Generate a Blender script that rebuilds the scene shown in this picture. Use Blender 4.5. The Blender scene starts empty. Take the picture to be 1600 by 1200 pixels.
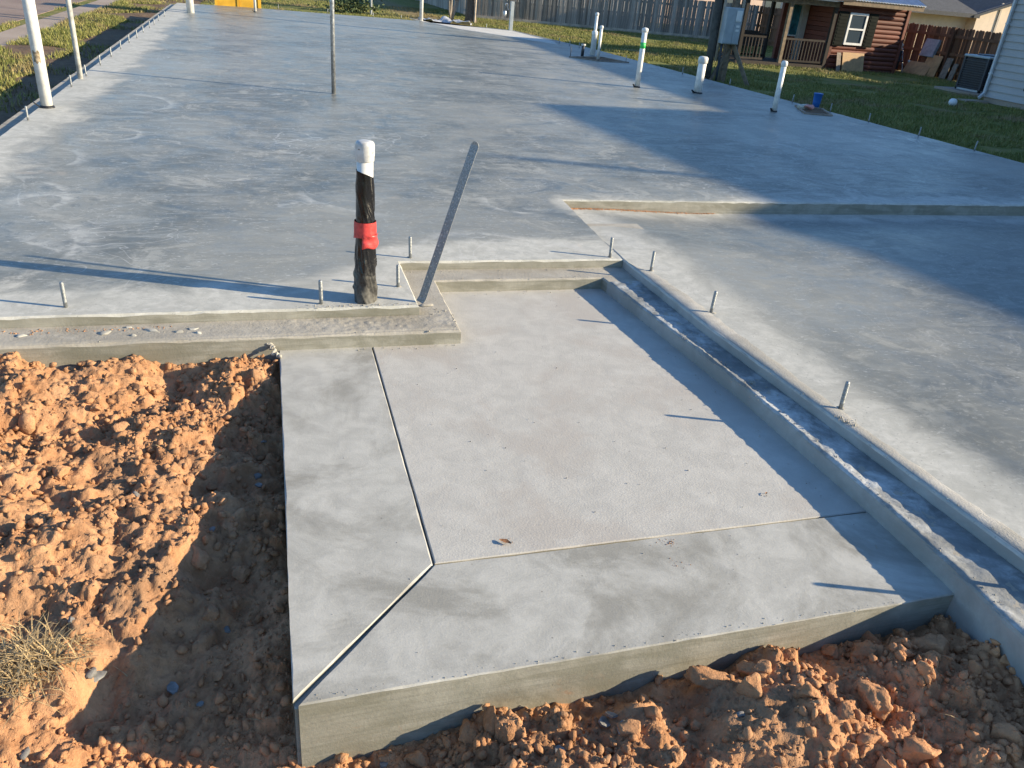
import bpy, bmesh, math, random
import numpy as np
from mathutils import Vector, Matrix

# ------------------------------------------------------------------ camera
SC = bpy.context.scene
COL = SC.collection
CAM_H = 1.5
FPX, PITCH, ROLL, YAW = 1235.12, 0.476954, 0.092437, -0.323899
_cy, _sy = math.cos(YAW), math.sin(YAW)
FW = Vector((-_sy*math.cos(PITCH), _cy*math.cos(PITCH), -math.sin(PITCH)))
_rt = Vector((_cy, _sy, 0)); _up = _rt.cross(FW)
RT = _rt*math.cos(ROLL) + _up*math.sin(ROLL)
UP = -_rt*math.sin(ROLL) + _up*math.cos(ROLL)
cam = bpy.data.cameras.new('camera')
cam.sensor_width = 36.0
cam.lens = 36.0*FPX/1600.0
cam.clip_start = 0.05; cam.clip_end = 3000
camo = bpy.data.objects.new('camera', cam); COL.objects.link(camo)
_m = Matrix((RT, UP, -FW)).transposed().to_4x4(); _m.translation = (0, 0, CAM_H)
camo.matrix_world = _m
SC.camera = camo
SC.render.resolution_x = 1024; SC.render.resolution_y = 768

def spot(px, py, z=0.0):
    """survey point: where the sight line through a photo pixel meets the level z"""
    d = RT*((px-800)/FPX) - UP*((py-600)/FPX) + FW
    t = (z-CAM_H)/d.z
    return Vector((d.x*t, d.y*t, z))

# ------------------------------------------------------------------ sun, sky, exposure
SUN_EL, SUN_AZ = math.radians(19.0), math.radians(-20.0)      # azimuth from +X
SD = Vector((math.cos(SUN_EL)*math.cos(SUN_AZ), math.cos(SUN_EL)*math.sin(SUN_AZ), math.sin(SUN_EL)))
world = bpy.data.worlds.new('World'); SC.world = world; world.use_nodes = True
wn = world.node_tree; wn.nodes.clear()
sky = wn.nodes.new('ShaderNodeTexSky'); sky.sky_type = 'NISHITA'; sky.sun_disc = False
sky.sun_elevation = SUN_EL
sky.sun_rotation = math.atan2(SD.x, SD.y)
sky.air_density = 1.0; sky.dust_density = 0.25; sky.ozone_density = 3.0
bg = wn.nodes.new('ShaderNodeBackground'); bg.inputs['Strength'].default_value = 0.090
wo = wn.nodes.new('ShaderNodeOutputWorld')
tint = wn.nodes.new('ShaderNodeMix'); tint.data_type = 'RGBA'; tint.blend_type = 'MULTIPLY'; tint.inputs[0].default_value = 1.0
tint.inputs[7].default_value = (0.92, 1.10, 1.25, 1.0)            # the photograph's cool daylight balance
wn.links.new(sky.outputs[0], tint.inputs[6]); wn.links.new(tint.outputs[2], bg.inputs[0]); wn.links.new(bg.outputs[0], wo.inputs[0])
sl = bpy.data.lights.new('sun', 'SUN'); sl.energy = 5.0; sl.angle = math.radians(0.53); sl.color = (1.0, 0.848, 0.60)
so = bpy.data.objects.new('sun', sl); COL.objects.link(so)
so.rotation_euler = SD.to_track_quat('Z', 'Y').to_euler(); so.location = SD*40
SC.view_settings.view_transform = 'Standard'; SC.view_settings.look = 'None'
SC.view_settings.gamma = 1.0; SC.view_settings.use_curve_mapping = False
SC.view_settings.exposure = 1.16

rnd = random.Random(7)
nrg = np.random.default_rng(11)

# ------------------------------------------------------------------ mesh helpers
class MB:
    def __init__(s): s.v = []; s.f = []; s.m = []
    def add(s, vs, fs, mi=0):
        b = len(s.v); s.v += [tuple(v) for v in vs]
        s.f += [tuple(b+i for i in f) for f in fs]; s.m += [mi]*len(fs)
        return s
    def box(s, x0, x1, y0, y1, z0, z1, mi=0):
        vs = [(x0,y0,z0),(x1,y0,z0),(x1,y1,z0),(x0,y1,z0),(x0,y0,z1),(x1,y0,z1),(x1,y1,z1),(x0,y1,z1)]
        return s.add(vs, [(0,3,2,1),(4,5,6,7),(0,1,5,4),(1,2,6,5),(2,3,7,6),(3,0,4,7)], mi)
    def bar(s, a, b, w, t, mi=0, hint=(0,0,1)):
        a = Vector(a); b = Vector(b); d = (b-a).normalized(); h = Vector(hint)
        if abs(d.dot(h)) > .98: h = Vector((1,0,0))
        u = d.cross(h).normalized(); k = u.cross(d).normalized()
        vs = []
        for p in (a, b):
            for su, sk in ((-1,-1),(1,-1),(1,1),(-1,1)):
                vs.append(p + u*su*w/2 + k*sk*t/2)
        return s.add(vs, [(0,1,2,3),(7,6,5,4),(0,4,5,1),(1,5,6,2),(2,6,7,3),(3,7,4,0)], mi)
    def tube(s, pts, rad, n=14, mi=0, cap=True):
        pts = [Vector(p) for p in pts]
        if not hasattr(rad, '__len__'): rad = [rad]*len(pts)
        vs = []; fs = []; u = None
        for i, p in enumerate(pts):
            d = (pts[min(i+1, len(pts)-1)] - pts[max(i-1, 0)]).normalized()
            if u is None:
                h = Vector((0,0,1)) if abs(d.z) < .9 else Vector((1,0,0))
                u = d.cross(h).normalized()
            else:
                u = (u - d*u.dot(d)).normalized()
            k = d.cross(u)
            for j in range(n):
                a = 2*math.pi*j/n
                vs.append(p + (u*math.cos(a) + k*math.sin(a))*rad[i])
        for i in range(len(pts)-1):
            for j in range(n):
                j2 = (j+1) % n
                fs.append((i*n+j, i*n+j2, (i+1)*n+j2, (i+1)*n+j))
        if cap:
            fs.append(tuple(range(n-1, -1, -1))); fs.append(tuple((len(pts)-1)*n+j for j in range(n)))
        return s.add(vs, fs, mi)
    def lathe(s, base, prof, n=20, mi=0):
        base = Vector(base)
        return s.tube([base+Vector((0,0,z)) for r, z in prof], [r for r, z in prof], n, mi)
    def mesh(s, name, mats, smooth=False):
        me = bpy.data.meshes.new(name); me.from_pydata(s.v, [], s.f)
        for m in mats: me.materials.append(m)
        me.polygons.foreach_set('material_index', s.m)
        if smooth: me.polygons.foreach_set('use_smooth', [True]*len(s.f))
        me.update(); return me
    def build(s, name, mats, parent=None, smooth=False, loc=None):
        if not isinstance(mats, (list, tuple)): mats = [mats]
        return link(name, s.mesh(name, mats, smooth), parent, loc)

def link(name, me, parent=None, loc=None):
    o = bpy.data.objects.new(name, me); COL.objects.link(o)
    if parent is not None: o.parent = parent
    if loc is not None: o.location = loc
    return o
def empty(name, loc=(0,0,0)):
    o = bpy.data.objects.new(name, None); COL.objects.link(o); o.location = loc; o.empty_display_size = .1
    return o
def tag(o, label, cat, group=None):
    o['label'] = label; o['category'] = cat
    if group: o['group'] = group
    return o
def structure(o): o['kind'] = 'structure'; return o
def stuff(o, label=None, cat=None):
    o['kind'] = 'stuff'
    if label: o['label'] = label
    if cat: o['category'] = cat
    return o
def thing(name, label, cat, loc=(0,0,0), group=None): return tag(empty(name, loc), label, cat, group)
def bevel(o, w=.006, seg=2):
    m = o.modifiers.new('bevel', 'BEVEL'); m.width = w; m.segments = seg; m.limit_method = 'ANGLE'; m.angle_limit = math.radians(40)
    return o
def np_mesh(name, V, F, mats, smooth=True):
    """V (n,3), F (m,k) arrays"""
    me = bpy.data.meshes.new(name); n, k = F.shape
    me.vertices.add(len(V)); me.vertices.foreach_set('co', np.ascontiguousarray(V, dtype=np.float32).ravel())
    me.loops.add(n*k); me.loops.foreach_set('vertex_index', np.ascontiguousarray(F, dtype=np.int32).ravel())
    me.polygons.add(n)
    me.polygons.foreach_set('loop_start', np.arange(0, n*k, k, dtype=np.int32))
    me.polygons.foreach_set('loop_total', np.full(n, k, dtype=np.int32))
    if smooth: me.polygons.foreach_set('use_smooth', np.ones(n, dtype=bool))
    for m in mats: me.materials.append(m)
    me.update(calc_edges=True); me.validate()
    return me

# ---- numpy value noise
_tab = nrg.random((256, 256))
def vnoise(x, y, s, ox=0.0, oy=0.0):
    x = x*s+ox+37.3; y = y*s+oy+91.7
    xi = np.floor(x).astype(int); yi = np.floor(y).astype(int); fx = x-xi; fy = y-yi
    fx = fx*fx*fx*(fx*(fx*6-15)+10); fy = fy*fy*fy*(fy*(fy*6-15)+10)
    a = _tab[xi % 256, yi % 256]; b = _tab[(xi+1) % 256, yi % 256]
    c = _tab[xi % 256, (yi+1) % 256]; d = _tab[(xi+1) % 256, (yi+1) % 256]
    return (a*(1-fx)+b*fx)*(1-fy) + (c*(1-fx)+d*fx)*fy - .5
def fbm(x, y, s, o=4, g=.5, seed=0.):
    r = 0*x; a = 1.0
    for i in range(o):
        r = r + a*vnoise(x, y, s, seed*17.1+i*5.3, seed*9.7+i*11.9); s *= 2.03; a *= g
    return r
def sstep(a, b, x):
    t = np.clip((x-a)/(b-a), 0, 1); return t*t*(3-2*t)

# ------------------------------------------------------------------ materials
class NT:
    def __init__(s, name):
        s.mat = bpy.data.materials.new(name); s.mat.use_nodes = True
        s.t = s.mat.node_tree; s.t.nodes.clear()
        s.out = s.n('ShaderNodeOutputMaterial'); s.b = s.n('ShaderNodeBsdfPrincipled')
        s.l(s.b.outputs[0], s.out.inputs[0]); s._pos = None
    def n(s, t, **kw):
        nd = s.t.nodes.new(t)
        for k, v in kw.items(): setattr(nd, k, v)
        return nd
    def l(s, a, b): s.t.links.new(a, b)
    def put(s, sock, v):
        if hasattr(v, 'links') or isinstance(v, bpy.types.NodeSocket): s.l(v, sock)
        else: sock.default_value = v
    @property
    def pos(s):
        if s._pos is None: s._pos = s.n('ShaderNodeNewGeometry').outputs['Position']
        return s._pos
    @property
    def obj(s): return s.n('ShaderNodeTexCoord').outputs['Object']
    def mapped(s, vec, scale=(1,1,1), rot=(0,0,0), loc=(0,0,0)):
        m = s.n('ShaderNodeMapping'); s.l(vec, m.inputs[0])
        m.inputs['Scale'].default_value = scale; m.inputs['Rotation'].default_value = rot; m.inputs['Location'].default_value = loc
        return m.outputs[0]
    def noise(s, scale, detail=4, rough=.55, dist=0., vec=None, out=0):
        nd = s.n('ShaderNodeTexNoise'); s.l(vec if vec is not None else s.pos, nd.inputs['Vector'])
        nd.inputs['Scale'].default_value = scale; nd.inputs['Detail'].default_value = detail
        nd.inputs['Roughness'].default_value = rough; nd.inputs['Distortion'].default_value = dist
        return nd.outputs[out]
    def voro(s, scale, feat='F1', vec=None, rand=1.0, out='Distance'):
        nd = s.n('ShaderNodeTexVoronoi', feature=feat); s.l(vec if vec is not None else s.pos, nd.inputs['Vector'])
        nd.inputs['Scale'].default_value = scale; nd.inputs['Randomness'].default_value = rand
        return nd.outputs[out]
    def math(s, op, a, b=0., c=0., clamp=False):
        nd = s.n('ShaderNodeMath', operation=op, use_clamp=clamp)
        for i, v in enumerate((a, b, c)): s.put(nd.inputs[i], v)
        return nd.outputs[0]
    def rng(s, v, a, b, c=0., d=1., smooth=True):
        nd = s.n('ShaderNodeMapRange', interpolation_type='SMOOTHSTEP' if smooth else 'LINEAR')
        s.put(nd.inputs[0], v)
        for i, k in enumerate((a, b, c, d)): nd.inputs[i+1].default_value = k
        return nd.outputs[0]
    def mix(s, f, a, b, mode='MIX'):
        nd = s.n('ShaderNodeMix', data_type='RGBA', blend_type=mode)
        s.put(nd.inputs[0], f)
        for i, v in ((6, a), (7, b)):
            if isinstance(v, tuple): v = v if len(v) == 4 else (*v, 1)
            s.put(nd.inputs[i], v)
        return nd.outputs[2]
    def xyz(s, vec=None):
        nd = s.n('ShaderNodeSeparateXYZ'); s.l(vec if vec is not None else s.pos, nd.inputs[0]); return nd.outputs
    def bump(s, h, strength=.3, dist=.01, prev=None):
        nd = s.n('ShaderNodeBump'); nd.inputs['Strength'].default_value = strength; nd.inputs['Distance'].default_value = dist
        s.l(h, nd.inputs['Height'])
        if prev is not None: s.l(prev, nd.inputs['Normal'])
        return nd.outputs[0]
    def fin(s, color=None, rough=None, normal=None, metal=None, spec=None):
        for k, v in (('Base Color', color), ('Roughness', rough), ('Normal', normal), ('Metallic', metal), ('Specular IOR Level', spec)):
            if v is None: continue
            if isinstance(v, tuple) and len(v) == 3: v = (*v, 1)
            s.put(s.b.inputs[k], v)
        return s.mat

def plain(name, col, rough=.6, metal=0., var=.15, scale=6., bump=0., bscale=60., spec=.5, world=False):
    t = NT(name); vec = t.pos if world else t.obj
    f = t.noise(scale, 5, .6, .3, vec)
    d = tuple(c*(1-var*1.6) for c in col); u = tuple(min(1, c*(1+var)) for c in col)
    c = t.mix(t.rng(f, .3, .7), d, u)
    nrm = t.bump(t.noise(bscale, 4, .6, 0, vec), bump, .004) if bump else None
    return t.fin(c, t.rng(f, .2, .8, rough*.85, min(1, rough*1.15)), nrm, metal, spec)

ARCS = [([tuple(spot(*q))[:2] for q in tri], wd) for tri, wd in [
    (((78, 288), (98, 304), (69, 330)), .03), (((187, 200), (207, 215), (165, 219)), .03), (((112, 236), (123, 244), (100, 259)), .04),
    (((87, 350), (118, 374), (112, 393)), .07), (((20, 372), (60, 382), (88, 392)), .06), (((757, 308), (775, 324), (812, 331)), .03),
    (((30, 320), (58, 306), (100, 318)), .05), (((230, 150), (262, 158), (240, 172)), .05), (((655, 388), (720, 366), (800, 372)), .04), (((470, 300), (520, 322), (560, 330)), .05)]]
def concrete_floor(name, mode):
    """power-trowelled slab: dark burnished middle, paler dry margins, trowel arcs, specks"""
    t = NT(name); P = t.pos; x, y, z = t.xyz()
    big = t.noise(.55, 8, .64, 1.4); mid = t.noise(2.2, 10, .70, .9); fine = t.noise(13, 8, .72, .5)
    streak = t.noise(4.0, 9, .70, 1.0, t.mapped(P, (.6, 1.6, 1), (0, 0, .25)))
    speck = t.noise(85, 2, .5)
    # distance to the slab's edges
    if mode == 'main':
        yf = t.math('ADD', t.rng(x, .1, .85, 3.60, 4.26), 0.)
        d = t.math('MINIMUM', t.math('SUBTRACT', y, yf), t.math('ADD', x, 2.02))
        d = t.math('MINIMUM', d, t.math('ADD', t.math('ABSOLUTE', t.math('SUBTRACT', y, 5.55)), t.rng(x, 1.2, 2.2, 3., .12)))
        w0, w1 = .26, .52
    else:
        d = t.math('MINIMUM', t.math('SUBTRACT', x, 2.3), t.math('SUBTRACT', 5.62, y)); w0, w1 = .02, .34
    dd = t.math('ADD', d, t.math('MULTIPLY', t.math('SUBTRACT', mid, .5), .8 if mode == 'main' else .5))
    dd = t.math('ADD', dd, t.math('MULTIPLY', t.math('SUBTRACT', fine, .5), .3))
    dd = t.math('ADD', dd, t.math('MULTIPLY', t.math('SUBTRACT', big, .5), 1.1 if mode == 'main' else .3))
    pale = t.rng(dd, w0, w1, 1., 0.)
    dark = t.mix(t.rng(big, .34, .66), (.120, .125, .112), (.220, .221, .195))
    dark = t.mix(t.rng(streak, .46, .62, 0, .55), dark, (.30, .302, .275))
    dark = t.mix(t.rng(mid, .55, .64, 0, .7), dark, (.345, .345, .312))
    dark = t.mix(t.rng(mid, .46, .38, 0, .6), dark, (.080, .087, .083))
    dark = t.mix(t.rng(fine, .56, .64, 0, .42), dark, (.36, .36, .33))
    dark = t.mix(t.rng(fine, .44, .37, 0, .4), dark, (.072, .078, .075))
    if mode != 'main': dark = t.mix(.35, dark, (.13, .135, .122))
    dark = t.mix(t.rng(t.noise(.33, 3, .5, .8, t.mapped(P, (1, 1, 1), (0, 0, 0), (3.3, 5.1, 0))), .50, .64, 0, .55), dark, (.29, .285, .25))
    light = t.mix(t.rng(fine, .34, .66), (.40, .395, .355), (.53, .52, .472))
    light = t.mix(t.rng(mid, .45, .62, 0, .6), light, (.35, .347, .315))
    col = t.mix(t.math('MULTIPLY', pale, .92), dark, light)
    # trowel arcs : thin contour lines of a warped field
    fld = t.noise(1.15, 2, .4, 2.2)
    ln = t.rng(t.math('ABSOLUTE', t.math('SUBTRACT', fld, .5)), .0, .012, 1., 0.)
    fld2 = t.noise(2.3, 2, .4, 1.6, t.mapped(P, (1, 1, 1), (0, 0, .7), (4.2, 1.3, 0)))
    ln2 = t.rng(t.math('ABSOLUTE', t.math('SUBTRACT', fld2, .47)), .0, .010, 1., 0.)
    gate = t.math('MULTIPLY', t.rng(t.noise(.9, 2, .5, 0, t.mapped(P, (1, 1, 1), (0, 0, 0), (7, 3, 0))), .5, .64), .5)
    lines = t.math('MULTIPLY', t.math('MAXIMUM', ln, ln2), gate)
    col = t.mix(t.math('MULTIPLY', lines, 1.0 if mode == 'main' else .25), col, (.50, .495, .47))
    if mode == 'main':
        for tri, wd in ARCS:
            (ax, ay), (bx_, by_), (cx, cy) = tri
            dn = 2*(ax*(by_-cy)+bx_*(cy-ay)+cx*(ay-by_))
            ux = ((ax*ax+ay*ay)*(by_-cy)+(bx_*bx_+by_*by_)*(cy-ay)+(cx*cx+cy*cy)*(ay-by_))/dn
            uy = ((ax*ax+ay*ay)*(cx-bx_)+(bx_*bx_+by_*by_)*(ax-cx)+(cx*cx+cy*cy)*(bx_-ax))/dn
            R_ = math.hypot(ax-ux, ay-uy); mx, my = bx_, by_; reach = max(math.hypot(ax-mx, ay-my), math.hypot(cx-mx, cy-my))
            dx = t.math('SUBTRACT', x, ux); dy = t.math('SUBTRACT', y, uy)
            rr_ = t.math('SQRT', t.math('ADD', t.math('MULTIPLY', dx, dx), t.math('MULTIPLY', dy, dy)))
            off = t.math('ADD', t.math('SUBTRACT', rr_, R_), t.math('MULTIPLY', t.math('SUBTRACT', mid, .5), .12))
            ring = t.math('MULTIPLY', t.rng(off, -.005-wd*.4, .0, 0, 1.), t.rng(off, .0, wd*2.2, 1., 0.))
            ex = t.math('SUBTRACT', x, mx); ey = t.math('SUBTRACT', y, my)
            near = t.rng(t.math('SQRT', t.math('ADD', t.math('MULTIPLY', ex, ex), t.math('MULTIPLY', ey, ey))), reach*.75, reach*1.15, 1., 0.)
            col = t.mix(t.math('MULTIPLY', t.math('MULTIPLY', ring, near), t.rng(fine, .38, .6, .10, .62)), col, (.47, .465, .43))
    # white flecks and sparse tan stains
    fl = t.math('MULTIPLY', t.rng(t.noise(30, 4, .65, .4, t.mapped(P, (.75, 1.7, 1))), .585, .65), t.rng(t.noise(3.1, 3, .6), .36, .56))
    col = t.mix(t.math('MULTIPLY', fl, .45 if mode == 'main' else .28), col, (.58, .575, .54))
    sp = t.rng(speck, .66, .72, 0, .5); col = t.mix(sp, col, (.12, .12, .115))
    tan = t.math('MULTIPLY', t.rng(t.noise(1.7, 4, .6, .5, t.mapped(P, (1, 1, 1), (0, 0, 0), (13, 8, 0))), .66, .74), .45)
    col = t.mix(tan, col, (.42, .35, .27))
    rg = t.math('ADD', t.rng(mid, .3, .7, .26, .44), t.math('MULTIPLY', pale, .34))
    rg = t.math('ADD', rg, t.math('MULTIPLY', t.rng(fine, .35, .7), .10))
    nb = t.bump(streak, .10, .010); nb = t.bump(fine, .16, .004, nb); nb = t.bump(t.noise(95, 3, .6), .22, .0016, nb)
    rg = t.math('ADD', rg, .03)
    return t.fin(col, rg, nb, None, .34)

def concrete_cast(name, lo, hi, stain, rough=.8, grain=.35, fine_scale=150, streaks=False, broom=0.):
    t = NT(name); P = t.pos
    a = t.noise(1.6, 8, .66, .6); b = t.noise(9, 8, .7, .4); c = t.noise(fine_scale, 3, .6)
    col = t.mix(t.rng(b, .3, .7), lo, hi)
    col = t.mix(t.rng(a, .46, .62, 0, .8), col, stain)
    col = t.mix(t.rng(t.noise(4.2, 7, .68, .6), .55, .66, 0, .35), col, tuple(min(1, k*1.12) for k in hi))
    h = c
    if streaks:
        sv = t.mapped(P, (1.2, 1.2, 46))
        g = t.noise(3.0, 5, .65, .8, sv)
        col = t.mix(t.rng(g, .48, .68, 0, .38), col, tuple(k*.62 for k in lo))
        zz = t.xyz()[2]
        bl = t.rng(t.math('ABSOLUTE', t.math('SUBTRACT', t.math('FRACT', t.math('MULTIPLY', t.math('ADD', zz, t.math('MULTIPLY', t.math('SUBTRACT', b, .5), .006)), 7.1)), .5)), .0, .030, .3, 0.)
        col = t.mix(bl, col, tuple(k*.6 for k in lo))
        spl = t.math('MULTIPLY', t.rng(t.noise(11, 5, .7, .6), .60, .68), t.rng(zz, -.14, -.30))
        col = t.mix(t.math('MULTIPLY', spl, .6), col, (.32, .18, .10))
        col = t.mix(t.math('MULTIPLY', t.rng(t.noise(2.4, 4, .6, 1.0, t.mapped(P, (1, 1, 5))), .46, .62), .55), col, (.165, .158, .118))
        h = t.math('ADD', c, t.math('MULTIPLY', g, .8))
    hole = t.rng(t.voro(17, 'F1'), .035, .06, 1., 0.)
    hg = t.math('MULTIPLY', hole, t.rng(t.noise(5, 2), .5, .6))
    col = t.mix(t.math('MULTIPLY', hg, .55), col, (.11, .10, .09))
    nb = t.bump(b, .25, .006); nb = t.bump(h, grain, .0025, nb)
    if broom: nb = t.bump(t.noise(9, 3, .6, .3, t.mapped(P, (2.2, 26, 1), (0, 0, broom))), .3, .0022, nb)
    return t.fin(col, t.rng(b, .3, .7, rough*.92, min(1, rough*1.1)), nb, None, .35)

M = {}
M['slab'] = concrete_floor('trowelled_slab_concrete', 'main')
M['garage'] = concrete_floor('trowelled_garage_concrete', 'garage')
M['side'] = concrete_cast('formed_side_concrete', (.25, .24, .20), (.33, .315, .265), (.205, .197, .155), .85, .35, 110, True)
M['ledge'] = concrete_cast('ledge_concrete', (.30, .28, .24), (.39, .365, .315), (.26, .24, .20), .92, .9, 75)
M['ledge_pale'] = concrete_cast('ledge_pale_concrete', (.17, .175, .17), (.50, .51, .50), (.15, .155, .15), .8, 1.4, 38)
M['strip'] = concrete_cast('sill_strip_concrete', (.31, .298, .27), (.42, .405, .37), (.28, .27, .24), .9, .9, 120)
M['porch'] = concrete_cast('porch_field_concrete', (.385, .372, .340), (.455, .440, .403), (.380, .352, .315), .9, .40, 130, False, .06)
M['border'] = concrete_cast('porch_border_concrete', (.345, .338, .308), (.44, .432, .396), (.225, .217, .190), .82, .22, 150, False, .5)
M['side_grey'] = concrete_cast('grey_formed_side_concrete', (.29, .285, .27), (.36, .355, .335), (.25, .245, .225), .85, .35, 110)
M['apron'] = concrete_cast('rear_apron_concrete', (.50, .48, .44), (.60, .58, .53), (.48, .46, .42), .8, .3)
M['pvc'] = plain('white_pvc', (.72, .71, .67), .4, 0, .10, 13)
M['cap'] = plain('scuffed_pvc_cap', (.52, .52, .51), .45, 0, .16, 22, .25, 40)
M['pvc_dirty'] = plain('grubby_white_pvc', (.62, .61, .57), .5, 0, .16, 14)
M['pvc_grey'] = plain('weathered_pvc', (.50, .50, .47), .55, 0, .25, 10)
M['galv'] = plain('galvanised_steel', (.42, .44, .45), .42, .75, .22, 30)
M['bolt'] = plain('zinc_bolt_steel', (.30, .315, .32), .42, .55, .18, 60, .5, 320)
M['green'] = plain('green_paint_band', (.05, .55, .12), .5, 0, .1)
M['black'] = plain('black_rubber', (.012, .012, .014), .5, 0, .1)
M['dark'] = plain('dark_plastic', (.03, .035, .045), .5, 0, .2)
M['red'] = plain('red_tape', (.52, .05, .045), .4, 0, .22, 25, .35, 60)
M['blue'] = plain('blue_plastic', (.015, .12, .42), .4, 0, .12)
M['pinkrag'] = plain('pink_rag', (.62, .30, .27), .85, 0, .3, 22, .5)
M['palerag'] = plain('pale_rag', (.52, .52, .46), .85, 0, .3, 22, .5)
M['yellow'] = plain('yellow_paint', (.72, .40, .035), .45, 0, .12, 3)
M['boxgrey'] = plain('electric_box_grey', (.36, .40, .42), .45, .1, .08, 4)
M['paper'] = plain('paper_label', (.7, .7, .66), .7, 0, .08)
M['shingle'] = plain('dark_shingle', (.055, .058, .066), .9, 0, .3, 12, .6, 30)
M['beige'] = plain('beige_stucco', (.62, .50, .39), .85, 0, .06, 4, .2, 60)
M['beige_trim'] = plain('beige_trim', (.40, .35, .30), .8, 0, .1, 4)
M['fascia'] = plain('grey_fascia', (.10, .105, .12), .7, 0, .1, 4)
M['siding'] = plain('pale_lap_siding', (.40, .385, .375), .7, 0, .05, 2.5, .15, 40)
M['whitetrim'] = plain('white_trim', (.70, .70, .69), .5, 0, .06)
M['spout'] = plain('painted_downspout', (.50, .52, .55), .45, .1, .06)
M['acmetal'] = plain('air_conditioner_metal', (.045, .05, .062), .5, .3, .12)
M['metalroof'] = plain('corrugated_metal_roof', (.52, .55, .60), .35, .7, .1)
M['glass'] = NT('window_glass').fin((.05, .07, .09), .06, None, 0., .8)
M['curtain'] = plain('window_curtain', (.50, .52, .52), .8, 0, .1)
M['shutter'] = plain('dark_green_shutter', (.012, .015, .013), .8, 0, .15, 6, 0, 60, .1)
M['door'] = plain('cream_door', (.42, .39, .35), .6, 0, .06)
M['ply'] = plain('plywood', (.44, .28, .14), .75, 0, .15, 5, .3, 30)
M['board_old'] = plain('old_board', (.24, .20, .16), .85, 0, .25, 8, .4, 40)
M['cushion'] = plain('grey_cushion', (.30, .32, .36), .9, 0, .15, 8, .3)
M['trash'] = plain('pale_trash', (.55, .57, .48), .7, 0, .25, 20, .4)
M['bark'] = plain('bark', (.12, .095, .075), .95, 0, .3, 20, .9, 40)
M['twig'] = plain('pale_twig', (.34, .29, .24), .9, 0, .2, 20, .4)
M['lumber'] = plain('weathered_lumber', (.20, .15, .10), .85, 0, .25, 9, .4, 40)
M['polewood'] = plain('utility_pole_wood', (.085, .08, .07), .9, 0, .25, 6, .6, 30)
M['plastic_sheet'] = plain('translucent_sheet', (.42, .44, .48), .35, 0, .2, 9, .6, 14)
M['stone'] = plain('grey_stone', (.23, .22, .21), .8, 0, .25, 30, .7, 60)
M['shard'] = plain('slate_shard', (.22, .215, .205), .45, 0, .3, 25, .5, 60)
M['straw'] = plain('straw', (.42, .30, .15), .8, 0, .25, 60)
M['leaf'] = plain('dry_leaf', (.36, .17, .075), .8, 0, .3, 40, .5)
M['ball'] = plain('white_plastic_ball', (.72, .74, .76), .5, 0, .08)
M['foliage'] = plain('dark_leaf', (.045, .075, .022), .7, 0, .45, 20)

def wood_planks(name, lo, hi, rough=.85, grain=(24, 24, 1.2), dark=.5):
    t = NT(name); v = t.obj
    oi = t.n('ShaderNodeObjectInfo').outputs['Random']
    g = t.noise(2.2, 5, .65, .6, t.mapped(v, grain))
    st = t.noise(1.3, 4, .6, .4, v)
    c = t.mix(t.rng(g, .3, .7), lo, hi)
    c = t.mix(t.rng(st, .5, .75, 0, .5), c, tuple(k*.55 for k in lo))
    f = t.rng(oi, 0, 1, dark, 1.25, False)
    cc = t.n('ShaderNodeCombineColor')
    for i in range(3): t.l(f, cc.inputs[i])
    c = t.mix(1.0, c, cc.outputs[0], 'MULTIPLY')
    return t.fin(c, rough, t.bump(g, .4, .004), None, .3)
M['greyfence'] = wood_planks('grey_weathered_fence', (.225, .195, .168), (.39, .345, .30))
M['brownfence'] = wood_planks('brown_fence', (.125, .062, .035), (.195, .10, .056))
M['cabin'] = wood_planks('red_brown_cabin_log', (.12, .037, .025), (.185, .062, .040), .6, (1.2, 24, 24), .75)
M['cabinporch'] = wood_planks('shade_darkened_porch_wood', (.034, .028, .025), (.06, .049, .042))  # porch wood colour darkened to stand in for shade over the porch
M['kick'] = plain('pale_kick_board', (.46, .38, .30), .85, 0, .2, 4)

def soil(name, dryc, drc2, shade_lift_or_damp, wet):
    t = NT(name); P = t.pos; x, y, z = t.xyz()
    a = t.noise(1.7, 6, .6, .5); b = t.noise(9, 6, .65, .4); c = t.noise(60, 5, .7)
    col = t.mix(t.rng(b, .3, .7), dryc, drc2)
    col = t.mix(t.rng(c, .5, .75, 0, .45), col, tuple(min(1, k*1.35) for k in drc2))
    col = t.mix(t.rng(c, .46, .28, 0, .5), col, tuple(k*.55 for k in dryc))
    col = t.mix(t.rng(t.noise(3.3, 5, .65, 1.), .48, .68, 0, .6), col, tuple(sum(dryc)/3*k for k in (1.12, .72, .45)))
    if wet:  # wet here switches on the painted shade lift
        # painted lift: lighter, redder colour where trench bottom and right pit lie in shade
        zz = t.math('ADD', z, t.math('MULTIPLY', t.math('SUBTRACT', a, .5), .16))
        w = t.rng(zz, -.42, -.27, 1., 0.)
        wr = t.math('MULTIPLY', t.rng(t.math('ADD', x, t.math('MULTIPLY', t.math('SUBTRACT', a, .5), .5)), 1.15, 1.5), .7)
        w = t.math('MAXIMUM', w, wr)
    else:
        w = t.rng(a, .5, .7)
    col = t.mix(w, col, t.mix(t.rng(b, .35, .7), shade_lift_or_damp, tuple(k*1.7 for k in shade_lift_or_damp)))
    nb = t.bump(b, .35, .02); nb = t.bump(c, .8, .008, nb); nb = t.bump(t.noise(190, 3, .65), .8, .003, nb)
    return t.fin(col, t.math('SUBTRACT', .95, t.math('MULTIPLY', w, .12)), nb, None, .25)
M['dirt'] = soil('clay_dirt', (.325, .160, .076), (.47, .262, .140), (.40, .195, .095), True)
M['clod'] = soil('clay_clod_soil', (.32, .165, .080), (.42, .235, .122), (.21, .15, .11), False)
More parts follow.
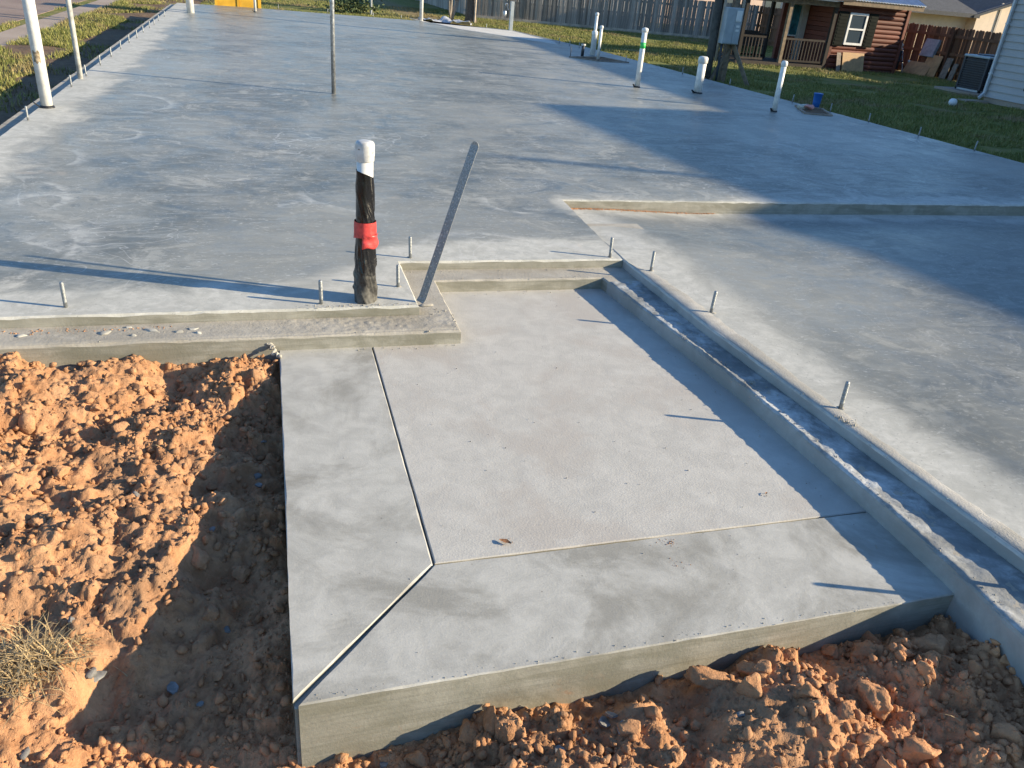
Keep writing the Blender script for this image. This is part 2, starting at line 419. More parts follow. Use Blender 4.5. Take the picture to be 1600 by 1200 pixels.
M['verge'] = soil('verge_soil', (.12, .078, .047), (.18, .12, .072), (.075, .05, .032), False)

def lawn(name, blade):
    t = NT(name); P = t.pos; x, y, z = t.xyz()
    a = t.noise(.35, 5, .6, .4); b = t.noise(1.8, 5, .65, .3); c = t.noise(14, 4, .7)
    g1, g2 = (.13, .155, .037), (.26, .255, .075); br = (.28, .205, .115)
    col = t.mix(t.rng(b, .32, .68), g1, g2)
    col = t.mix(t.rng(c, .45, .75, 0, .6), col, (.22, .205, .07))
    bare = t.rng(t.math('ADD', a, t.math('MULTIPLY', t.math('SUBTRACT', b, .5), .7)), .50, .70)
    # worn strip beside the poured slab and along the walk
    edge = t.rng(t.math('ADD', t.math('SUBTRACT', x, t.math('MULTIPLY', t.math('SUBTRACT', 20, y), .05)), t.math('MULTIPLY', t.math('SUBTRACT', b, .5), 1.6)), 8.3, 9.6, 1., 0.)
    edge = t.math('MULTIPLY', edge, t.rng(x, 5, 7))
    bare = t.math('MAXIMUM', bare, t.math('MULTIPLY', edge, .8))
    col = t.mix(bare, col, br)
    nb = t.bump(c, .8, .03)
    if blade:
        oi = t.n('ShaderNodeNewGeometry').outputs['Random Per Island']
        col = t.mix(t.rng(oi, .55, 1, 0, .75), col, (.30, .26, .11))
        col = t.mix(t.rng(oi, .35, 0, 0, .5), col, (.06, .08, .022))
        m = t.fin(col, .7, None, None, .2)
        return m
    col = t.mix(.25, col, (.07, .065, .03))
    return t.fin(col, .95, nb, None, .1)
M['lawn'] = lawn('lawn_ground', False); M['blade'] = lawn('lawn_blades', True)
def street(name, c1, c2):
    t = NT(name); a = t.noise(.4, 5, .6, .5); b = t.noise(30, 4, .7)
    c = t.mix(t.rng(a, .35, .65), c1, c2); c = t.mix(t.rng(b, .4, .7, 0, .35), c, tuple(k*.7 for k in c1))
    return t.fin(c, .85, t.bump(b, .4, .01), None, .35)
M['street'] = street('street_paving', (.21, .150, .118), (.27, .20, .16))
M['walk'] = street('sidewalk_paving', (.29, .225, .175), (.37, .295, .235))

# ------------------------------------------------------------------ large structure
GZ = -0.5
def sheet(name, x0, x1, y0, y1, z, nx, ny, mat, amp=0., sc=.5):
    X, Y = np.meshgrid(np.linspace(x0, x1, nx), np.linspace(y0, y1, ny), indexing='ij')
    Z = z + amp*fbm(X, Y, sc, 3)
    V = np.stack([X, Y, Z], -1).reshape(-1, 3)
    i = np.arange((nx-1)*ny).reshape(nx-1, ny)[:, :-1].ravel()
    F = np.stack([i, i+ny, i+ny+1, i+1], -1)
    return structure(link(name, np_mesh(name, V, F, [mat])))
sheet('ground', -400, 400, -60, 900, GZ, 60, 60, M['lawn'])
o = sheet('verge_ground', -4.449, -2.0, -4, 80, GZ+.045, 50, 600, M['verge'], .06, .8); o['kind'] = 'structure'
b = MB(); b.box(-5.12, -4.45, -10, 120, GZ-.1, GZ+.055); structure(bevel(b.build('sidewalk', M['walk']), .012))
b = MB(); b.box(-13.5, -5.55, -20, 160, GZ-.1, GZ+.01); structure(b.build('street', M['street']))

# ---- concrete pieces with uneven edges
def outline(poly, step, jit, seed):
    r = random.Random(seed); P = []
    n = len(poly)
    for i in range(n):
        a = Vector(poly[i]).to_2d() if len(poly[i]) > 2 else Vector(poly[i]); c = Vector(poly[(i+1) % n][:2]); a = Vector(poly[i][:2])
        L = (c-a).length; k = max(1, int(L/step)); nr = Vector((c.y-a.y, a.x-c.x)).normalized(); w = 0.
        for j in range(k):
            w = w*.6 + r.uniform(-1, 1)*jit
            P.append(a.lerp(c, j/k) + (nr*w if j else Vector((0, 0))))
    return P
def offset_in(P, d):
    n = len(P); Q = []
    for i in range(n):
        a, c, e = P[i-1], P[i], P[(i+1) % n]
        n1 = Vector((-(c.y-a.y), c.x-a.x)); n2 = Vector((-(e.y-c.y), e.x-c.x))
        if n1.length > 0: n1.normalize()
        if n2.length > 0: n2.normalize()
        m = (n1+n2); m = m/max(.35, m.dot(m))*2 if m.length > 1e-6 else n1
        m = m*(1/2)*1.0
        k = m.normalized() if m.length > 1e-6 else n1
        Q.append(c + k*d/max(.5, k.dot(n1)))
    return Q
def cast(name, poly, z0, z1, mats, parent, step=.08, jit=.002, bev=.008, seed=1, zf=None):
    """counter-clockwise outline -> block with a worn arris; mats = (top, side)"""
    P0 = outline(poly, step, 0., seed); P = outline(poly, step, jit, seed); n = len(P); r = random.Random(seed+5)
    Q = offset_in(P, bev); b = MB(); zz = zf or (lambda x, y: z1)
    vs = [(p.x, p.y, z0) for p in P0] + [(p.x, p.y, zz(p.x, p.y)-bev*r.uniform(.7, 1.7)) for p in P0] + [(q.x, q.y, zz(q.x, q.y)) for q in Q]
    b.v = vs
    for i in range(n):
        j = (i+1) % n
        b.f.append((i, j, n+j, n+i)); b.m.append(2 if len(mats) > 2 and 1.86 < P[i].x < 2.1 and P[i].y < 4.09 else 1)
        b.f.append((n+i, n+j, 2*n+j, 2*n+i)); b.m.append(0)
    b.f.append(tuple(range(2*n, 3*n))); b.m.append(0)
    return b.build(name, list(mats), parent)

found = thing('house_foundation', 'large grey poured concrete house slab with stepped brick ledges along its edges', 'foundation', (0, 0, 0))
XL = lambda y: float(np.interp(y, [.3, 1.4, 1.5, 2.31, 3.28, 4.27], [2.255, 2.228, 2.224, 2.17, 2.101, 2.079]))
main = [(-2.03, 3.635), (.695, 3.625), (.70, 4.285), (2.079, 4.27), (2.17, 5.645), (8.74, 5.57), (8.68, 7.5), (8.56, 10), (8.3, 15), (8.05, 20),
        (7.72, 22.4), (7.36, 24.95), (4.8, 26.2), (-.35, 26.65), (-2.13, 26.4), (-2.07, 15)]
cast('main_slab', main, -.62, 0.0, (M['slab'], M['side']), found, .07, .0022, .009, 3)
ledge = [(-2.21, 3.445), (.864, 3.42), (.872, 4.105), (1.878, 4.095), (1.93, 3.5), (1.995, 2.7), (2.018, 1.87), (2.012, 1.46), (1.988, 1.2), (1.98, .3), (2.6, .3), (2.6, 5.2),
         (-1.5, 5.2), (-1.6, 26.2), (-2.33, 26.6), (-2.24, 12)]
cast('brick_ledge', ledge, -.66, -.052, (M['ledge'], M['side'], M['side_grey']), found, .06, .0025, .008, 5)

# garage floor : one sheet that drops gently from its sill strip to the step at the back
def garage_z(x, y):
    xl = np.interp(y, [.3, 1.4, 1.5, 2.31, 3.28, 4.27], [2.255, 2.228, 2.224, 2.17, 2.101, 2.079])
    return -.003 - .034*sstep(xl+.22, xl+1.3, x) - .062*sstep(4.35, 5.45, y)
ny = 150; nx = 120
ys = np.linspace(.3, 5.64, ny); xe = 2.0*np.linspace(0, 1, nx)**1.5/2.0
rows = []
for yv in ys:
    xl = XL(yv) if yv < 4.27 else 2.079+(yv-4.27)/(5.645-4.27)*.091
    if yv < 4.27: xl += rnd.uniform(-.0022, .0022)
    rows.append(np.stack([xl + xe*(8.72-xl), np.full(nx, yv), np.zeros(nx)], -1))
V = np.array(rows); V[..., 2] = garage_z(V[..., 0], V[..., 1]) + .0012*fbm(V[..., 0], V[..., 1], 3., 3)
V[:, 0, 2] -= .009; V[:, 1, 2] += .001
inner = V.reshape(-1, 3)
skirt = V[:, 0].copy(); skirt[:, 2] = -.6
front = V[0].copy(); front[:, 2] = -.6
idx = np.arange(ny*nx).reshape(ny, nx)
F = np.stack([idx[:-1, :-1].ravel(), idx[:-1, 1:].ravel(), idx[1:, 1:].ravel(), idx[1:, :-1].ravel()], -1)
s0 = len(inner); si = s0+np.arange(ny)
F2 = np.stack([idx[1:, 0], si[1:], si[:-1], idx[:-1, 0]], -1)
f0 = s0+ny; fi = f0+np.arange(nx)
F3 = np.stack([idx[0, :-1], fi[:-1], fi[1:], idx[0, 1:]], -1)
me = np_mesh('garage_slab', np.concatenate([inner, skirt, front]), np.concatenate([F, F2, F3]), [M['garage'], M['side_grey'], M['strip']], False)
mi = np.zeros(len(F)+len(F2)+len(F3), dtype=np.int32); mi[len(F):] = 1
me.polygons.foreach_set('material_index', mi)
link('garage_slab', me, found)
# roughly floated sill strip that carries the bolts beside the garage floor
vs = []; fs = []; n = 90
for i in range(n):
    yv = .3+(4.20-.3)*i/(n-1); xl = XL(yv)
    w = .085+.02*math.sin(yv*2.3)+rnd.uniform(-.006, .006)
    if i > n-6: w *= (n-1-i)/6+.12
    for k, (dx, dz) in enumerate(((.002, -.006), (.010, .0012), (w*.5, .003), (w, .0022), (w+.012, -.001))):
        x = xl+dx*1.0; vs.append((x, yv, float(garage_z(np.array(x), np.array(yv)))+dz+rnd.uniform(-.001, .001)))
for i in range(n-1):
    for k in range(4): fs.append((i*5+k, i*5+k+1, i*5+5+k+1, i*5+5+k))
b = MB(); b.add(vs, fs); b.build('sill_strip', M['strip'], found, True)
# pale rough surface of the ledge trough beside the garage
vs = []; fs = []; n = 260; mcol = 22
for i in range(n):
    yv = .35+(4.02-.35)*i/(n-1)
    xo = float(np.interp(yv, [.3, 1.2, 1.46, 1.87, 2.7, 3.5, 4.095], [1.98, 1.988, 2.012, 2.018, 1.995, 1.93, 1.878]))+.004
    xi = XL(yv)-.004
    for k in range(mcol):
        u = k/(mcol-1); x = xo+(xi-xo)*u
        e = float(fbm(np.array(0.), np.array(yv), 5., 3, .55, 31)); e2 = float(fbm(np.array(x*3), np.array(yv*3), 6., 3, .6, 33))
        ridge = (max(0., .002+.008*e)+max(0., .004*rnd.gauss(0, .5)))*math.exp(-((u-.09)/.07)**2)*(1. if yv < 3.1 else .3)
        vs.append((x+(.004*e if k < 2 else 0), yv, -.0495+ridge+.0065*e2*math.sin(math.pi*u)+rnd.gauss(0, .0006) if k else -.056))
for i in range(n-1):
    for k in range(mcol-1): fs.append((i*mcol+k, i*mcol+k+1, (i+1)*mcol+k+1, (i+1)*mcol+k))
b = MB(); b.add(vs, fs); b.build('rough_ledge_skin', M['ledge_pale'], found, True)
vs = []; fs = []; n = 300; mc = 20
for i in range(n):
    x = -2.05+(.852+2.05)*i/(n-1); am = .0012+.0055*float(sstep(-.15, .35, np.array(x)))
    for k in range(mc):
        u = k/(mc-1); y = 3.446-.0075*(x+2.2)/3.07+u*(3.630-3.446)
        e = float(np.abs(fbm(np.array(x*1.0), np.array(y*1.7), 22., 3, .6, 51)))+.4*float(fbm(np.array(x), np.array(y), 60., 2, .6, 52))
        vs.append((x, y, -.0497+am*e*(1 if 0 < k < mc-1 else .0)-(.004 if k == 0 else 0)))
for i in range(n-1):
    for k in range(mc-1): fs.append((i*mc+k, (i+1)*mc+k, (i+1)*mc+k+1, i*mc+k+1))
b = MB(); b.add(vs, fs); b.build('rough_ledge_skin', M['ledge'], found, True)
# pale apron at the rear corner
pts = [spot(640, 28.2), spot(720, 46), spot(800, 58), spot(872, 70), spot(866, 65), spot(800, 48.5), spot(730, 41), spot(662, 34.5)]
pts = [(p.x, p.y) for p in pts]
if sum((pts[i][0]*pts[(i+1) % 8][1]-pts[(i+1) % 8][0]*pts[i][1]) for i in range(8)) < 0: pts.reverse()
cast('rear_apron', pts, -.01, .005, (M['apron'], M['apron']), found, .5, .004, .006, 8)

# ---- porch
PZ = -.12
porch = thing('porch_slab', 'pale concrete porch block with mitred border panels and tooled joints', 'porch', (0, 0, 0))
P3 = lambda px, py, z=PZ: tuple(spot(px, py, z))[:2]
FL = P3(457, 1103); BL = P3(437, 545); JI = P3(678, 881); JB = P3(583, 545); JR = P3(1337, 801); FR = P3(1480, 925)
b = MB(); 
cast('porch_base', [(FL[0]+.004, FL[1]+.004), (2.05, FL[1]+.006), (2.05, 4.3), (.3, 4.3), (.3, 3.6), (BL[0]+.004, 3.6)], -.70, PZ-.016, (M['border'], M['side']), porch, .1, .001, .002, 9)
G_ = .0034
def inset(poly, d):
    Q = offset_in([Vector(p) for p in poly], d); return [(q.x, q.y) for q in Q]
panels = [('border_panel', [(FL[0], FL[1]), (JI[0], JI[1]), (JB[0], 3.6), (BL[0], 3.6)], M['border'], 21),
          ('border_panel', [(FL[0], FL[1]), (2.05, FL[1]+.005), (2.05, JR[1]), (JI[0], JI[1])], M['border'], 22),
          ('field_panel', [(JI[0], JI[1]), (2.05, JR[1]), (2.05, 4.35), (.75, 4.35), (.75, 3.6), (JB[0], 3.6)], M['porch'], 23)]
for nm, poly, mt, sd in panels:
    # only the tooled joints are opened; the outer faces keep the block's line
    Q = inset(poly, G_)
    Q = [(q[0] if abs(p[0]-2.05) > .01 else p[0], q[1]) for p, q in zip(poly, Q)]
    if sd == 21: Q[0] = (FL[0]+.001, FL[1]+.014); Q[3] = (BL[0], 3.6)
    if sd == 22: Q[0] = (FL[0]+.014, FL[1]); Q[1] = (2.05, FL[1]+.005)
    cast(nm, Q, -.69 if sd < 23 else PZ-.05, PZ+(.0 if sd < 23 else -.0015), (mt, M['side']), porch, .05, .0022 if sd < 23 else .0010, .0034, sd)

# ------------------------------------------------------------------ excavated clay around the porch
def seg(y, ys_, vs_): return np.interp(y, ys_, vs_)
def dirt_base(X, Y):
    # left of the porch : mound against the slab, trench along the porch side
    xb = .42*fbm(X, Y, 3.4, 3, .6, 41)+.07 + seg(Y, [.4, 1.2, 1.5, 1.8, 2.3, 2.7, 3.2, 3.5], [-.98, -.84, -.74, -.58, -.40, -.31, -.24, -.2])
    top = seg(Y, [.4, 1.3, 1.8, 2.4, 3.0, 3.45], [-.34, -.33, -.27, -.215, -.19, -.175])
    low = seg(Y, [.4, 1.2, 2.0, 2.7, 3.45], [-.385, -.375, -.35, -.31, -.24])
    d = X-xb
    left = top + (low-top)*sstep(-.12, .36, d) + .05*sstep(-.2, -.9, X-xb)*1.0 + .035*sstep(-.2, .02, X)*sstep(3.4, 2.6, Y)*1.0
    left = left + .04*np.exp(-((X+.62)/.16)**2-((Y-3.33)/.1)**2) - .05*np.exp(-((X+.93)/.12)**2-((Y-3.42)/.14)**2)
    # in front of the porch
    fr = seg(X, [-.3, .045, .38, .74, 1.02, 1.2, 1.54, 1.76, 2.05, 2.4], [-.45, -.35, -.29, -.265, -.265, -.235, -.235, -.235, -.245, -.26])
    front = fr + .05*sstep(1.38, 1.15, Y)*sstep(.2, .6, X) - .02*sstep(1.2, .8, Y)
    w = sstep(-.12, .06, X)*sstep(1.5, 1.38, Y)
    return left*(1-w)+front*w
def dirt_patch(name, x0, x1, y0, y1, res, seed, n_clod):
    g = np.random.default_rng(seed)
    nx = int((x1-x0)/res)+1; ny = int((y1-y0)/res)+1
    X, Y = np.meshgrid(np.linspace(x0, x1, nx), np.linspace(y0, y1, ny), indexing='ij')
    B = dirt_base(X, Y)
    amp = .55+.45*sstep(-.45, -.25, B)
    Z = B + amp*(.105*fbm(X, Y, 3.0, 4, .5, 1) + .045*np.abs(fbm(X, Y, 7.5, 3, .55, 2)) + .016*fbm(X, Y, 24, 3, .6, 3))
    clumpy = sstep(-.20, .10, fbm(X, Y, 3.6, 2, .5, 14))
    # clods stamped into the surface
    K = n_clod
    cx = g.uniform(x0, x1, K); cy = g.uniform(y0, y1, K); r = .0055*(g.pareto(1.5, K)+1); r = np.minimum(r, .034)
    for a, c, q in zip(cx, cy, r):
        i0 = max(0, int((a-q-x0)/res)); i1 = min(nx, int((a+q-x0)/res)+2); j0 = max(0, int((c-q-y0)/res)); j1 = min(ny, int((c+q-y0)/res)+2)
        if i1-i0 < 2 or j1-j0 < 2: continue
        if g.random() > .12+.88*clumpy[min(nx-1, int((a-x0)/res)), min(ny-1, int((c-y0)/res))]: continue
        xx = X[i0:i1, j0:j1]-a; yy = Y[i0:i1, j0:j1]-c; th = g.uniform(0, 6.28); e = g.uniform(.6, 1.)
        u = xx*math.cos(th)+yy*math.sin(th); v = (-xx*math.sin(th)+yy*math.cos(th))/e
        dd = np.sqrt(u*u+v*v)/q*(1+.9*fbm(xx+a*3, yy+c*3, .9/q, 2, .6, 9))
        base = Z[min(nx-1, int((a-x0)/res)), min(ny-1, int((c-y0)/res))]
        prof = base-.3*q + q*g.uniform(.6, 1.0)*np.clip(1-dd**3, 0, 1)**.55 + .45*u*g.uniform(-1, 1)+.3*v*g.uniform(-1, 1)
        Z[i0:i1, j0:j1] = np.where(dd < 1, np.maximum(Z[i0:i1, j0:j1], prof), Z[i0:i1, j0:j1])
    Z += (.55+.45*clumpy)*(.012*np.abs(fbm(X, Y, 38, 3, .7, 4)) + .0065*fbm(X, Y, 75, 2, .7, 5)) + .0015*g.standard_normal(Z.shape)
    V = np.stack([X, Y, Z], -1).reshape(-1, 3)
    i = np.arange((nx-1)*ny).reshape(nx-1, ny)[:, :-1].ravel()
    F = np.stack([i, i+ny, i+ny+1, i+1], -1)
    o = structure(link(name, np_mesh(name, V, F, [M['dirt']])))
    return X, Y, Z
DP = [dirt_patch('dirt_ground', -2.3, .03, .45, 3.47, .0062, 5, 5200), dirt_patch('dirt_ground', .03, 2.3, .6, 1.43, .0062, 6, 1500)]
def dirt_z(x, y):
    X, Y, Z = DP[0] if x < .03 else DP[1]
    i = int(round((x-X[0, 0])/(X[1, 0]-X[0, 0]))); j = int(round((y-Y[0, 0])/(Y[0, 1]-Y[0, 0])))
    i = min(max(i, 0), X.shape[0]-1); j = min(max(j, 0), X.shape[1]-1)
    return float(Z[i, j])
def dirt_at(px, py):
    """ground point under a photo pixel, found by walking down the sight line"""
    d = RT*((px-800)/FPX) - UP*((py-600)/FPX) + FW; p = None
    for k in range(900):
        t = 1.0+k*.004; p = Vector((0, 0, CAM_H))+d*t
        if p.z < -.12 and p.z < dirt_z(p.x, p.y): break
    return p

# clod shapes
def clod_mesh(name, seed, sub, mat, ang=.0, smooth=True):
    r = random.Random(seed); bm = bmesh.new(); bmesh.ops.create_icosphere(bm, subdivisions=sub, radius=1)
    from mathutils import noise as mn
    off = Vector((r.uniform(0, 50), r.uniform(0, 50), r.uniform(0, 50)))
    cuts = [(Vector((r.gauss(0, 1), r.gauss(0, 1), r.gauss(0, 1))).normalized(), r.uniform(.42, .8)) for _ in range(10)]
    for v in bm.verts:
        p = v.co.copy()
        for nrm, dist in cuts:
            k = p.dot(nrm)-dist
            if k > 0: p -= nrm*k*.93
        p *= 1 + .20*mn.noise(p*1.4+off) + .13*mn.noise(p*3.4+off) + .07*mn.noise(p*8+off)*(sub > 1) + .075*mn.noise(p*15+off)*(sub > 3) + .05*mn.noise(p*31+off)*(sub > 3)
        v.co = p
    me = bpy.data.meshes.new(name); bm.to_mesh(me); bm.free(); me.materials.append(mat)
    me.polygons.foreach_set('use_smooth', [smooth]*len(me.polygons))
    return me
# small crumbs : one mass
def scatter_crumbs(name, pts_r, mat, sub=1, nvar=6, seed=3, smooth=False):
    g = np.random.default_rng(seed); var = []
    for k in range(nvar):
        me = clod_mesh('crumb', seed*10+k, sub, mat)
        v = np.empty(len(me.vertices)*3, dtype=np.float32); me.vertices.foreach_get('co', v)
        f = np.empty(len(me.polygons)*3, dtype=np.int32); me.polygons.foreach_get('vertices', f)
        var.append((v.reshape(-1, 3).copy(), f.reshape(-1, 3).copy())); bpy.data.meshes.remove(me)
    Vs = []; Fs = []; n = 0
    for (x, y, z, r) in pts_r:
        v, f = var[g.integers(nvar)]; q = g.standard_normal(4); q /= np.linalg.norm(q)
        w, a, b_, c = q
        R = np.array([[1-2*(b_*b_+c*c), 2*(a*b_-c*w), 2*(a*c+b_*w)], [2*(a*b_+c*w), 1-2*(a*a+c*c), 2*(b_*c-a*w)], [2*(a*c-b_*w), 2*(b_*c+a*w), 1-2*(a*a+b_*b_)]])
        Vs.append((v*np.array([1, g.uniform(.6, 1), g.uniform(.55, .95)]))@R.T*r + np.array([x, y, z])); Fs.append(f+n); n += len(v)
    return link(name, np_mesh(name, np.concatenate(Vs), np.concatenate(Fs), [mat], smooth))
pts = []
for k in range(26000):
    if rnd.random() < .72: x = rnd.uniform(-1.75, -.005); y = rnd.uniform(.75, 3.43)
    else: x = rnd.uniform(.03, 2.2); y = rnd.uniform(.8, 1.4)
    z = dirt_z(x, y); 
    cl_ = float(sstep(-.16, .14, fbm(np.array(x), np.array(y), 3.6, 2, .5, 14)))
    if rnd.random() > .35+.65*cl_: continue
    r = min(.022, .0027*(rnd.paretovariate(1.4))); pts.append((x, y, z+.3*r, r))
stuff(scatter_crumbs('dirt_crumbs', pts, M['dirt'], 1, 10, 4, False), 'loose small clay crumbs strewn over the orange dirt', 'dirt')
pts = []
for k in range(900):
    if rnd.random() < .7: x = rnd.uniform(-1.75, -.02); y = rnd.uniform(.8, 3.42)
    else: x = rnd.uniform(.03, 2.1); y = rnd.uniform(.85, 1.39)
    cl_ = float(sstep(-.12, .16, fbm(np.array(x), np.array(y), 3.6, 2, .5, 14)))
    if rnd.random() > .2+.8*cl_: continue
    r = min(.040, .0095*rnd.paretovariate(1.8)); pts.append((x, y, dirt_z(x, y)+.1*r, r))
stuff(scatter_crumbs('dirt_lumps', pts, M['dirt'], 3, 16, 61, True), 'broken clay lumps strewn over the dug dirt', 'dirt')
# countable clods
CL = [clod_mesh('clod', 300+k, 4, M['dirt']) for k in range(7)]
CLS = [clod_mesh('stone', 330+k, 3, M['stone']) for k in range(3)]
def put_rock(name, px, py, r, me, label, cat, group=None, flat=.75, sink=.25, seed=0):
    p = dirt_at(px, py); rr = random.Random(px*7+py)
    o = link(name, me); r *= .88; o.location = (p.x, p.y, p.z+r*(flat*.62-sink)); o.scale = (r*rr.uniform(.9, 1.15), r*rr.uniform(.75, 1), r*flat)
    o.rotation_euler = (rr.uniform(-.3, .3), rr.uniform(-.3, .3), rr.uniform(0, 6.28))
    return tag(o, label, cat, group)
big = [(1108, 1068, .062, 'big pale orange clay clod against the porch front face'), (1178, 1052, .050, 'rounded clay clod beside the biggest one at the porch front'),
       (1300, 1022, .040, 'tall pointed clay clod leaning on the shaded porch face'), (1352, 1026, .048, 'grey-brown clod in the shade below the porch corner'),
       (1452, 1015, .085, 'largest dark clay lump in the shaded corner beside the ledge wall'), (1362, 1092, .070, 'broad flat dark clod in the shade of the right-hand pit'),
       (1262, 1085, .036, 'elongated clay clod left of the dark flat one'), (1298, 1082, .030, 'small orange clod catching sun before the shaded pit'),
       (1320, 1112, .032, 'clay clod below the small sunlit one in the pit'), (1290, 1165, .042, 'upright clay clod at the sun edge near the bottom of the picture'),
       (1430, 1180, .060, 'clay slab in the shade at the bottom right'), (1570, 1150, .065, 'clod at the right border in the shade'),
       (728, 1152, .045, 'smooth clay clod close to the porch front left half'), (655, 1190, .040, 'half buried clod at the bottom edge left of the grey shards'),
       (1240, 1048, .026, 'small clod between the rounded and the pointed ones'), (1160, 1075, .022, 'walnut-sized clod under the two largest sunlit clods')]
for k, (px, py, r, lb) in enumerate(big): put_rock('clay_clod', px, py, r, CL[k % 7], lb, 'clod', 'large clods before the porch')
left = [(215, 608, .040, 'large clod on the crest of the left heap below the ledge blobs'), (150, 640, .034, 'clod left of the crest clod on the left heap'), (95, 740, .042, 'biggest lump on the sunlit left heap near the border'),
        (290, 790, .030, 'clod at the sunlit right flank of the left heap'), (60, 820, .034, 'clod near the left border midway down the heap'), (330, 760, .024, 'small clod at the shade line of the left heap'),
        (160, 920, .032, 'clod on the low sunlit shoulder above the dry grass'), (310, 870, .052, 'long half-buried clay lump in the shaded trench'), (380, 900, .044, 'smooth clay lump beside the porch edge in the trench'),
        (330, 960, .036, 'rounded lump in mid trench below the long half-buried one'), (405, 1080, .038, 'lump near the porch front corner in the trench'), (340, 1060, .032, 'lump left of the one near the porch front corner'),
        (110, 1110, .028, 'clod just below the dry grass tuft'), (420, 860, .026, 'small lump touching the porch edge in the shade'), (200, 780, .026, 'clod in the middle of the sunlit left heap')]
for k, (px, py, r, lb) in enumerate(left): put_rock('clay_clod', px, py, r, CL[(k*3) % 7], lb, 'clod', 'clods in the heap left of the porch', .7, .3)
for px, py, r, lb in [(112, 970, .016, 'pale stone beside the dry grass tuft'), (140, 1055, .030, 'flat grey stone right of the dry grass tuft'), (215, 775, .022, 'grey stone on the sunlit left heap'),
                      (412, 690, .018, 'grey stone in the shade beside the porch edge, farthest'), (355, 985, .018, 'round stone in the trench left of the porch corner'), (402, 745, .024, 'bluish stone in the shade along the porch edge'),
                      (38, 1178, .022, 'pale round stone at the bottom left corner'), (330, 830, .020, 'grey stone at the sunlit edge of the trench'), (1158, 1118, .018, 'grey pebble among the clods before the porch')]:
    put_rock('stone', px, py, r, CLS[px % 3], lb, 'stone', 'stones in the dirt', .6, .2)
# thin slate shards
def shard(px, py, r, rot, tilt, lb):
    p = dirt_at(px, py); b = MB(); rr = random.Random(px); n = 7
    ring = [(r*rr.uniform(.6, 1.1)*math.cos(2*math.pi*i/n), r*rr.uniform(.45, .75)*math.sin(2*math.pi*i/n)) for i in range(n)]
    b.add([(x, y, -.003) for x, y in ring]+[(x*.96, y*.96, .003) for x, y in ring], [tuple(range(n-1, -1, -1)), tuple(range(n, 2*n))]+[(i, (i+1) % n, n+(i+1) % n, n+i) for i in range(n)])
    o = b.build('slate_shard', M['shard']); o.location = p+Vector((0, 0, .008)); o.rotation_euler = (tilt[0], tilt[1], rot)
    tag(o, lb, 'stone', 'shards in the dirt')
for a in [(975, 1142, .030, .9, (.35, -.2), 'pale pointed grey shard standing in the dirt before the porch'), (945, 1132, .026, .2, (.2, .3), 'dark shard just left of the pale pointed one'),
          (875, 1178, .024, 1.5, (.1, .1), 'oval grey shard near the bottom edge'), (150, 1060, .030, .5, (.2, .1), 'grey shard at the foot of the dry grass'),
          (270, 1078, .026, 1.9, (.05, .05), 'wet bluish shard in the trench bottom'), (314, 1103, .014, .3, (.1, 0), 'small wet shard beside the larger bluish one'),
          (405, 760, .020, 2.2, (.0, .1), 'bluish shard in the shade by the porch edge'), (955, 1120, .02, 2.5, (.4, .1), 'small upright shard above the dark one'),
          (600, 1196, .016, .5, (.2, .1), 'grey shard chip at the bottom of the picture')]: shard(*a)
# moist glints are left to the shards; straw and grass
def blades(name, pts_, mat, lmin, lmax, wid, up=.5, seed=1, parent=None):
    g = random.Random(seed); b = MB()
    for p in pts_:
        L = g.uniform(lmin, lmax); a = g.uniform(0, 6.28); d = Vector((math.cos(a), math.sin(a), 0)); s = d.cross(Vector((0, 0, 1)))
        q = [Vector(p)]; e = up*g.uniform(.5, 1.3); n = 5
        for i in range(n-1):
            q.append(q[-1]+(d*math.cos(e)+Vector((0, 0, math.sin(e))))*L/(n-1)); e -= g.uniform(.1, .5)
        vs = []
        for i, k in enumerate(q):
            w = wid*(1-.8*i/(n-1)); vs += [k-s*w/2, k+s*w/2]
        b.add(vs, [(2*i, 2*i+1, 2*i+3, 2*i+2) for i in range(n-1)])
    return b.build(name, mat, parent)
c = dirt_at(38, 1045); t_ = thing('dry_grass_tuft', 'tuft of dry straw-coloured grass on the dirt at the left border', 'grass tuft', c)
c2 = dirt_at(95, 1020)
blades('grass_blades', [(rnd.gauss(0, .045), rnd.gauss(0, .05), rnd.uniform(-.01, .02)) for _ in range(460)], M['straw'], .04, .13, .0045, .9, 3, t_)
blades('grass_blades', [(c2.x-c.x+rnd.gauss(0, .03), c2.y-c.y+rnd.gauss(0, .025), c2.z-c.z+rnd.uniform(-.01, .01)) for _ in range(260)], M['straw'], .03, .09, .0035, .6, 4, t_)
st = []
for px, py in [(290, 815), (388, 800), (95, 930), (200, 1060), (30, 690), (225, 590), (330, 660), (470, 1190), (1500, 1130), (1362, 1025), (1440, 1160), (60, 870), (250, 700), (410, 1130), (175, 985), (1480, 1175)]:
    p = dirt_at(px, py); st.append((p.x, p.y, p.z+.008))
stuff(blades('straw_bits', st, M['straw'], .04, .08, .003, .35, 9), 'scattered straws lying on the dirt', 'straw')

